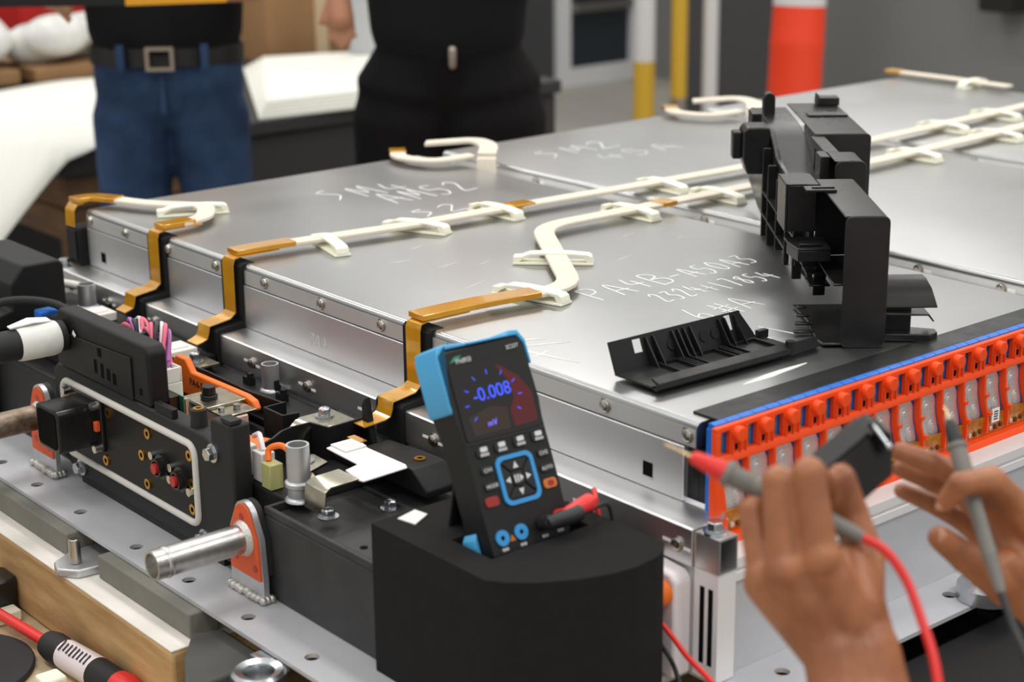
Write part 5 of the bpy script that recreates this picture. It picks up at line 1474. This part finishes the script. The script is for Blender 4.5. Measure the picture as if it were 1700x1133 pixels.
# ================================================================== foreground below the tray flange
for (y0, y1, lab) in ((0.676, 1.10, 'long grey rubber block under the flange at the left edge'), (0.400, 0.600, 'grey rubber block under the flange right of the stud')):
    o = obj('rubber_block', MB().box(-0.324, y0, 0.7370, -0.290, y1, 0.7648), 'grey_rubber', bevel=0.002)
    tag(o, lab, 'rubber block', 'grey rubber blocks on the timber beam')
sl = thing('stud_lug', 'cast metal lug with an upright stud between the grey rubber blocks', 'stud', (-0.335, 0.64, 0.7370))
obj('lug', MB().prism([(-0.290, 0.606), (-0.290, 0.670), (-0.325, 0.668), (-0.352, 0.652), (-0.358, 0.632), (-0.342, 0.612)], 'z', 0.7370, 0.747), 'aluminium_cast', sl, bevel=0.002)
obj('stud', MB().cyl((-0.334, 0.634, 0.7472), (-0.334, 0.634, 0.776), 0.0068, 0.0064, n=16), 'steel', sl, bevel=0.001)
gb = obj('wedge_block', MB().prism([(-0.362, 0.345), (-0.330, 0.386), (-0.300, 0.375), (-0.300, 0.305), (-0.345, 0.285), (-0.395, 0.285)], 'z', 0.6505, 0.752), 'grey_rubber_dark', bevel=0.003)
tag(gb, 'dark grey wedge block at the bottom edge below the flange', 'block')
eb = thing('lifting_eye', 'bright metal lifting eye at the bottom edge beside the flange', 'lifting eye', (-0.336, 0.248, 0.6505))
rg = MB()
cx_, cy_ = -0.3360, 0.2480
seg_ = 28
prof_ = [(0.0135, 0.760), (0.0155, 0.766), (0.023, 0.768), (0.0265, 0.765), (0.0275, 0.758), (0.0265, 0.750), (0.0135, 0.7446)]
vs_, fs2 = [], []
for k in range(seg_):
    a = 2 * math.pi * k / seg_
    for r_, z_ in prof_:
        vs_.append((cx_ + r_ * math.cos(a), cy_ + r_ * math.sin(a), z_))
m_ = len(prof_)
for k in range(seg_):
    for j in range(m_):
        fs2.append((k * m_ + j, k * m_ + (j + 1) % m_, ((k + 1) % seg_) * m_ + (j + 1) % m_, ((k + 1) % seg_) * m_ + j))
rg.add(vs_, fs2)
obj('ring', rg, 'zinc', eb)
obj('stem', MB().box(-0.322, 0.262, 0.744, -0.292, 0.288, 0.7645).cyl((-0.336, 0.248, 0.6505), (-0.336, 0.248, 0.744), 0.012, n=16), 'zinc', eb, bevel=0.002)
# screwdriver on the plywood
sd = thing('screwdriver', 'red and black insulated screwdriver with a white printed label', 'screwdriver', (-0.38, 0.6, 0.6505))
A_ = V((-0.3905, 0.735, 0.668)); B_ = V((-0.3645, 0.440, 0.668))
ad = (B_ - A_).normalized(); LL = (B_ - A_).length
def sdp(t):
    return A_ + ad * t
obj('shaft', MB().sweep([sdp(-0.03), sdp(0.118)], 0.0062, 16), 'probe_red', sd)
obj('blade', MB().sweep([sdp(-0.055), sdp(-0.03)], [0.002, 0.003], 12), 'steel', sd)
obj('handle', MB().sweep([sdp(0.112), sdp(0.116), sdp(0.128), sdp(0.140), sdp(0.150), sdp(0.215), sdp(0.255)], [0.0100, 0.0150, 0.0172, 0.0168, 0.0160, 0.0172, 0.0165], 22), 'black_rubber', sd)
obj('end_cap', MB().sweep([sdp(0.2551), sdp(0.270), sdp(0.285), sdp(0.290)], [0.0166, 0.0172, 0.0140, 0.0080], 20), 'probe_red', sd)
mat('paper_pink', (226, 214, 216), 0.6)
obj('paper_label', MB().sweep([sdp(0.152), sdp(0.165), sdp(0.195), sdp(0.214)], [0.0166, 0.0170, 0.0174, 0.0175], 22, caps=False), 'paper_pink', sd)
for k in range(8):
    c_ = sdp(0.156 + 0.007 * k) + V((-0.0075, -0.003, 0.0160))
    obj('label_print', MB().obox(c_, V((0.0065, 0.0012, 0.0035)) * random.uniform(.6, 1.0), ad * 0.0010, V((0, 0, 0.0005))), 'black_print', sd, smooth=False)
cn = thing('cable_plug', 'black cable plug with pale tags lying at the left edge', 'connector', (-0.385, 0.775, 0.6505))
obj('body', MB().prism(rrect(-0.400, 0.752, -0.352, 0.800, 0.010, 4), 'z', 0.6505, 0.694), 'black_gloss', cn, bevel=0.003)
obj('pale_tag', MB().box(-0.402, 0.748, 0.672, -0.392, 0.7516, 0.690), 'white_plastic', cn, bevel=0.0005)
obj('pale_foot', MB().box(-0.392, 0.730, 0.6505, -0.362, 0.7517, 0.664), 'clip_white', cn, bevel=0.002)
cu = obj('plastic_cube', MB().box(-0.428, 0.530, 0.6505, -0.402, 0.556, 0.672), 'clip_white', bevel=0.003)
tag(cu, 'small pale plastic cube beside the screwdriver handle', 'plastic cube')
dm = obj('rubber_disc', MB().cyl((-0.475, 0.655, 0.6505), (-0.475, 0.655, 0.658), 0.085, n=48), 'black_rubber', bevel=0.002)
tag(dm, 'flat black round rubber disc in the lower left corner', 'disc')
cl = thing('ring_clamp', 'shiny metal ring clamp on the flange edge below the right hand', 'clamp', (0.308, -0.11, 0.7703))
cm2 = MB()
vs_, fs2 = [], []
prof_ = [(0.014, 0.000), (0.014, 0.016), (0.022, 0.020), (0.030, 0.014), (0.031, 0.0)]
for k in range(seg_):
    a = 2 * math.pi * k / seg_
    for r_, z_ in prof_:
        vs_.append((0.308 + r_ * math.cos(a), -0.110 + r_ * math.sin(a), 0.7706 + z_))
m_ = len(prof_)
for k in range(seg_):
    for j in range(m_):
        fs2.append((k * m_ + j, k * m_ + (j + 1) % m_, ((k + 1) % seg_) * m_ + (j + 1) % m_, ((k + 1) % seg_) * m_ + j))
cm2.add(vs_, fs2)
obj('ring', cm2, 'zinc', cl)
obj('bolt', MB().cyl((0.308, -0.110, 0.7706), (0.308, -0.110, 0.800), 0.009, n=6), 'steel', cl, bevel=0.001)
# ================================================================== background
CRH = V((0.768, -0.641, 0)).normalized()
CFH = V((0.641, 0.768, 0)).normalized()
mat('denim', (54, 78, 112), 0.85, var=0.4, vscale=7, rgb2=(34, 50, 78), spec=0.2)
mat('black_cloth', (22, 21, 22), 0.9, var=0.3, vscale=5, spec=0.15)
mat('black_shirt', (26, 26, 28), 0.9, spec=0.15)
mat('leather', (26, 24, 24), 0.5)
mat('buckle_metal', (176, 164, 152), 0.35, 0.9)
mat('skin_far', (196, 140, 110), 0.55)
mat('hair_dark', (30, 24, 20), 0.7)
def figure(label, base, heading, trousers, shirt, arms, belt):
    """arms: per side (shoulder, elbow, wrist, fingertip) in the figure's own frame"""
    p = thing('person', label, 'person', (0, 0, 0))
    body = MB()
    body.ball((0, 0.0, 1.66), 0.095, 18, 12, (0.82, 0.98, 1.2))
    body.ball((0, -0.095, 1.645), 0.016, 10, 6)
    body.capsule((0, 0.01, 1.44), (0, 0.0, 1.58), 0.058, 0.052)
    for s in (-1, 1):
        body.ball((0.083 * s, 0.0, 1.65), 0.022, 10, 6, (.5, 1, 1.3))
    for (sh_, el, wr, ft) in arms:
        body.capsule(sh_, el, 0.045, 0.038)
        body.capsule(el, wr, 0.037, 0.026)
        w_, f_ = V(wr), V(ft)
        d_ = (f_ - w_)
        sd_ = d_.cross(V((0, 1, 0))).normalized()
        body.capsule(w_, w_ + d_ * .5, 0.026, 0.030)
        for k, (o_, l_) in enumerate(((-.027, .85), (-.009, 1.0), (.009, .95), (.025, .8))):
            body.capsule(w_ + d_ * .45 + sd_ * o_ * .8, w_ + d_ * l_ + sd_ * o_, 0.0095, 0.0075)
        body.capsule(w_ + d_ * .2 + sd_ * -.02, w_ + d_ * .55 + sd_ * -.048, 0.011, 0.009)
    for s in (-1, 1):
        body.capsule((0.10 * s, 0.0, 0.45), (0.10 * s, 0.02, 0.09), 0.045, 0.035)
    body.capsule((0, 0.02, 0.95), (0, 0.02, 1.36), 0.06, 0.08)
    b = obj('body', body, 'skin_far', p)
    soften(b, 0.008, 3)
    hr = MB().ball((0, 0.022, 1.69), 0.098, 18, 12, (0.88, 1.0, 1.08))
    obj('hair', hr, 'hair_dark', p)
    for s in (-1, 1):
        obj('eye', MB().ball((0.033 * s, -0.088, 1.665), 0.011, 10, 6, (1.2, .6, .8)), 'hair_dark', p)
    obj('mouth', MB().box(-0.022, -0.092, 1.598, 0.022, -0.082, 1.606), 'skin', p)
    tr = MB()
    lw = trousers['leg']
    for s in (-1, 1):
        tr.capsule((0.092 * s * trousers['spread'], 0.0, 0.86), (0.105 * s * trousers['spread'], 0.0, 0.48), 0.098 * lw, 0.078 * lw, 18)
        tr.capsule((0.105 * s * trousers['spread'], 0.0, 0.48), (0.108 * s * trousers['spread'], 0.01, 0.11), 0.078 * lw, 0.064 * lw, 18)
        tr.capsule((0.080 * s * trousers['spread'], 0.005, 0.93), (0.075 * s, 0.005, 1.0), 0.100 * lw, 0.098, 18)
        tr.ball((0.055 * s, 0.06, 0.92), 0.095, 16, 10)
    tr.capsule((0, -0.005, 0.935), (0, -0.005, 0.99), 0.104, 0.106, 18)
    t_ = obj('trousers', tr, trousers['mat'], p)
    soften(t_, 0.010, 4)
    st_ = MB()
    st_.capsule((0, -0.015, 1.05), (0, -0.01, 1.36), 0.108, 0.112, 18)
    for s in (-1, 1):
        st_.capsule((0.072 * s, 0.0, 1.06), (0.088 * s, 0.0, 1.32), 0.106, 0.112, 18)
        st_.capsule((0.09 * s, 0.0, 1.36), (0.155 * s, 0.0, 1.40), 0.085, 0.062, 18)
    for (sh_, el, wr, ft) in arms:
        st_.capsule(sh_, mix(sh_, el, 0.75), 0.060, 0.054, 16)
    s_o = obj('shirt', st_, shirt, p)
    soften(s_o, 0.011, 4)
    for s in (-1, 1):
        sh2 = MB().capsule((0.105 * s, 0.03, 0.045), (0.112 * s, -0.14, 0.035), 0.046, 0.034, 16)
        obj('shoe', sh2, 'leather', p)
    if belt:
        ring = [(0.178 * math.cos(2 * math.pi * k / 32), 0.112 * math.sin(2 * math.pi * k / 32)) for k in range(33)]
        bl = MB().ribbon([V((x, y, belt)) for x, y in ring], (0, 0, 1), 0.042, 0.004)
        be = obj('belt', bl, 'leather', p)
        fr_ = MB().box(-0.032, -0.128, belt - 0.027, -0.024, -0.116, belt + 0.027).box(0.024, -0.128, belt - 0.027, 0.032, -0.116, belt + 0.027).box(-0.024, -0.128, belt + 0.019, 0.024, -0.116, belt + 0.027).box(-0.024, -0.128, belt - 0.027, 0.024, -0.116, belt - 0.019)
        obj('buckle', fr_, 'buckle_metal', be)
        for x_ in (-0.09, 0.10):
            obj('belt_loop', MB().box(x_ - 0.008, -0.119, belt - 0.03, x_ + 0.008, -0.100, belt + 0.03), trousers['mat'], p)
        obj('fly_seam', MB().box(-0.006, -0.112, 0.88, 0.006, -0.098, 0.975), trousers['mat'], p)
    else:
        obj('drawstring_tag', MB().capsule((0.02, -0.125, 1.03), (0.02, -0.125, 0.995), 0.010, 0.009), 'buckle_metal', p)
    m = Matrix((CRH, CFH, V((0, 0, 1)))).transposed().to_4x4() @ Matrix.Rotation(heading, 4, 'Z')
    m.translation = V((base[0], base[1], 0))
    p.matrix_world = m
    return p
figure('person in blue jeans and black belt standing behind the pack', (0.905, 2.61), 0.05,
       {'mat': 'denim', 'leg': 0.97, 'spread': 0.97}, 'black_shirt',
       [((-0.20, 0, 1.40), (-0.27, -0.05, 1.16), (-0.20, -0.24, 1.16), (-0.14, -0.36, 1.17)), ((0.20, 0, 1.40), (0.27, -0.04, 1.17), (0.20, -0.20, 1.165), (0.05, -0.27, 1.185))], 1.008)
figure('person in baggy black trousers standing behind the pack', (1.370, 2.142), -0.05,
       {'mat': 'black_cloth', 'leg': 1.30, 'spread': 1.08}, 'black_shirt',
       [((-0.20, 0, 1.40), (-0.255, 0.02, 1.24), (-0.245, -0.03, 1.16), (-0.232, -0.04, 1.02)), ((0.20, 0, 1.40), (0.25, -0.03, 1.20), (0.08, -0.17, 1.27), (-0.05, -0.19, 1.30))], None)
# long bar held by the person in jeans
lv = thing('level_bar', 'long black and yellow bar held by the person in jeans', 'tool', (0.6, 2.25, 1.168))
mat('bar_yellow', (226, 158, 30), 0.5)
pA, pB, pC = V((0.30, 2.50, 1.165)), V((0.617, 2.238, 1.167)), V((0.775, 2.108, 1.172))
dr = (pC - pA).normalized()
obj('black_section', MB().obox((pA + pB) / 2 + V((0, 0, .03)), (pB - pA) / 2, CFH * 0.015, V((0, 0, .03))), 'black_satin', lv)
obj('yellow_section', MB().obox((pB + pC) / 2 + V((0, 0, .0275)), (pC - pB) / 2, CFH * 0.0145, V((0, 0, .0285))), 'bar_yellow', lv)

# crates and sheets behind the people
mat('crate_wood', (124, 92, 62), 0.75, var=0.4, vscale=4, stretch=(1, 1, 6), rgb2=(84, 60, 42))
mat('crate_dark', (44, 43, 42), 0.7)
mat('sheet_white', (232, 232, 224), 0.75)
mat('card_brown', (148, 112, 74), 0.8, var=0.15, vscale=3)
mat('film_wrap', (222, 222, 218), 0.35, var=0.2, vscale=14)
wcr = thing('wooden_crate', 'brown wooden crate on legs with a dark lid at the left behind the people', 'crate', (0.95, 3.9, 0))
for k in (0, 1):
    obj('plank', MB().box(0.80, 2.985, 0.50 + 0.085 * k, 1.24, 3.01, 0.58 + 0.085 * k), 'crate_wood', wcr, bevel=0.003)
    obj('plank', MB().box(0.80, 3.012, 0.50 + 0.085 * k, 0.825, 5.1, 0.58 + 0.085 * k), 'crate_wood', wcr, bevel=0.003)
obj('core', MB().box(0.827, 3.012, 0.50, 1.235, 5.1, 0.668), 'crate_wood', wcr)
for _x in (0.83, 1.15):
    for _y in (3.02, 5.0):
        obj('leg', MB().box(_x, _y, 0, _x + 0.08, _y + 0.08, 0.4995), 'crate_wood', wcr)
obj('lid', MB().box(0.78, 2.965, 0.669, 1.255, 5.12, 0.742), 'crate_dark', wcr, bevel=0.004)
dcr = thing('dark_crate', 'dark grey crate under the white sheets between the two people', 'crate', (1.85, 3.9, 0))
obj('box', MB().box(1.27, 3.0, 0.0, 2.45, 5.1, 0.70), 'crate_dark', dcr, bevel=0.01)
obj('lid', MB().box(1.262, 2.985, 0.701, 2.46, 5.11, 0.742), 'crate_dark', dcr, bevel=0.006)
for k in range(5):
    o = obj('paper_sheet', MB().prism([(1.38 + .012 * k, 2.995 + .01 * k), (2.05 + .01 * k, 2.94 + .012 * k), (2.42, 3.72 - .02 * k), (1.86 + .012 * k, 3.86 - .01 * k)], 'z', 0.7425 + .0082 * k, 0.750 + .0082 * k), 'sheet_white', bevel=0.001)
    tag(o, ['bottom', 'second lowest', 'middle', 'second highest', 'topmost'][k] + ' white board of the low stack between the two people', 'board', 'white boards stacked on the dark crate')
# draped sheet at the left
nx, ny = 16, 16
sv, sf = [], []
for i in range(nx + 1):
    for j in range(ny + 1):
        u_, w_ = i / nx, j / ny
        x_ = 0.46 + u_ * 0.85 + 0.55 * w_
        y_ = 2.80 + 1.14 * w_ + 0.30 * u_ * (1 - w_)
        over = max(0, 2.96 - y_) * 0.55 + max(0, 0.77 - x_) * 0.55
        z_ = 0.7455 - over + 0.006 * (1 + math.sin(9 * u_ + 5 * w_))
        sv.append((x_, y_, max(z_, 0.2)))
for i in range(nx):
    for j in range(ny):
        a = i * (ny + 1) + j
        sf.append((a, a + ny + 1, a + ny + 2, a + 1))
sm_ = MB().add(sv, sf)
dsh = obj('draped_sheet', sm_, 'sheet_white')
sol = dsh.modifiers.new('thickness', 'SOLIDIFY'); sol.thickness = 0.004; sol.offset = 1
tag(dsh, 'white sheet draped over the corner of the wooden crate at the left', 'sheet')
for (x_, y_, w_, h_, lab) in ((0.99, 4.14, 0.30, 0.10, 'leftmost film-wrapped bundle on the wooden crate'), (1.38, 4.12, 0.34, 0.10, 'film-wrapped bundle on the crates left of the cardboard box')):
    q = thing('wrapped_bundle', lab, 'bundle', (x_, y_, 0.755), 'film-wrapped bundles on the crates')
    obj('carton', MB().box(x_ - w_ * .55, y_ - .16, 0.7555, x_ + w_ * .55, y_ + .16, 0.80), 'card_brown', q, bevel=0.004)
    fm_ = MB()
    for k in range(7):
        fm_.ball((x_ + random.uniform(-.42, .42) * w_, y_ + random.uniform(-.1, .1), 0.85 + random.uniform(0, h_ * .5)), 0.085, 12, 8, (1.3, 1, .8))
    fo = obj('film_cover', fm_, 'film_wrap', q)
    soften(fo, 0.014, 3)
mat('red_box', (196, 34, 30), 0.5)
rb_ = thing('red_box', 'red box standing behind the film-wrapped bundles', 'box', (1.75, 4.95, 0.7425))
obj('box', MB().box(1.56, 4.85, 0.7425, 1.86, 5.05, 1.10), 'red_box', rb_, bevel=0.008)
obj('handle', MB().box(1.63, 4.835, 0.98, 1.79, 4.849, 1.01), 'black_satin', rb_)
cbx = thing('cardboard_box', 'tall brown cardboard box behind the white boards', 'box', (2.1, 4.05, 0.7425))
obj('carton', MB().box(1.98, 3.90, 0.7425, 2.40, 4.20, 1.35), 'card_brown', cbx, bevel=0.004)
obj('tape', MB().box(2.17, 3.898, 0.7425, 2.22, 3.8995, 1.35), 'plywood', cbx)
rl_ = thing('paper_roll', 'pale grey upright roll beside the cardboard box', 'roll', (2.18, 3.72, 0.785))
mat('roll_grey', (178, 180, 182), 0.6)
obj('roll', MB().cyl((2.20, 3.66, 0.785), (2.20, 3.66, 1.45), 0.05, n=24), 'roll_grey', rl_)
obj('core', MB().pipe((2.20, 3.66, 1.4501), (2.20, 3.66, 1.458), 0.022, 0.018, 18), 'card_brown', rl_)
# barrier posts, bollard, partition and wall bin
mat('post_yellow', (206, 166, 48), 0.5)
mat('post_white', (212, 212, 212), 0.5)
mat('bollard_orange', (240, 66, 32), 0.45)
for (x_, y_, r_, bands, lab) in ((4.468, 4.70, 0.048, ((0, 0.42, 'post_yellow'), (0.42, 1.4, 'post_white')), 'round barrier post, yellow below and white above'),
                                 (4.60, 4.61, 0.036, ((0, 0.25, 'steel'), (0.25, 1.4, 'post_yellow')), 'slim yellow barrier post between the two pale posts'),
                                 (4.72, 4.53, 0.034, ((0, 1.4, 'post_white'),), 'slim pale grey barrier post nearest the dark partition')):
    q = thing('barrier_post', lab, 'post', (x_, y_, 0.0), 'barrier posts in the background')
    obj('foot', MB().cyl((x_, y_, 0), (x_, y_, 0.012), r_ * 1.8, n=24), 'steel', q)
    for (a, b, m_) in bands:
        obj('section', MB().cyl((x_, y_, a + 0.0122), (x_, y_, b + 0.0118), r_, n=20), m_, q)
bo = thing('bollard', 'bright orange traffic bollard with a white band', 'bollard', (4.16, 3.55, 0.0))
obj('base', MB().cyl((4.16, 3.55, 0), (4.16, 3.55, 0.05), 0.20, 0.18, n=8), 'black_rubber', bo, bevel=0.006)
def bp_(z):
    return V((4.16 + 0.075 * z, 3.55 + 0.03 * z, z))
obj('body', MB().sweep([bp_(.05), bp_(.3), bp_(.62), bp_(.64), bp_(.66), bp_(.80), bp_(.805), bp_(1.05), bp_(1.09), bp_(1.10)], [0.112, 0.106, 0.104, 0.107, 0.104, 0.102, 0.102, 0.098, 0.085, 0.05], 28), 'bollard_orange', bo)
obj('white_band', MB().sweep([bp_(.785), bp_(.90)], [0.1035, 0.1015], 28, caps=False), 'post_white', bo)
pt_ = thing('partition', 'dark grey floor-standing partition panel behind the barrier posts', 'partition', (5.2, 4.85, 0))
pa_, pb_ = V((4.95, 5.00, 0)), V((5.55, 4.72, 0))
dd_ = (pb_ - pa_)
nn_ = V((0, 0, 1)).cross(dd_).normalized()
obj('panel', MB().obox((pa_ + pb_) / 2 + V((0, 0, 0.82)), dd_ / 2, nn_ * 0.02, V((0, 0, 0.80))), 'wall_dark', pt_, bevel=0.004)
for e_ in (pa_, pb_):
    obj('foot', MB().obox(e_ + V((0, 0, 0.01)), dd_.normalized() * 0.02, nn_ * 0.18, V((0, 0, 0.01))), 'steel', pt_)
wb_ = thing('wall_bin', 'black wall-mounted bin at the upper right', 'bin', (6.15, 4.0, 0.5))
_yb = 3.93
obj('bucket', MB().prism([(_yb - 0.11, 1.0), (_yb + 0.13, 1.0), (_yb + 0.10, 0.585), (_yb - 0.09, 0.585)], 'x', 6.02, 6.195), 'black_rubber', wb_, bevel=0.01)
obj('lid', MB().box(6.0, _yb - 0.125, 1.001, 6.195, _yb + 0.145, 1.03), 'black_rubber', wb_, bevel=0.006)
sk = struct('trim_1', MB().box(6.17, -3.0, 0.80, 6.199, 3.75, 0.86).box(6.17, 4.12, 0.80, 6.199, 6.4, 0.86), 'wall_dark')
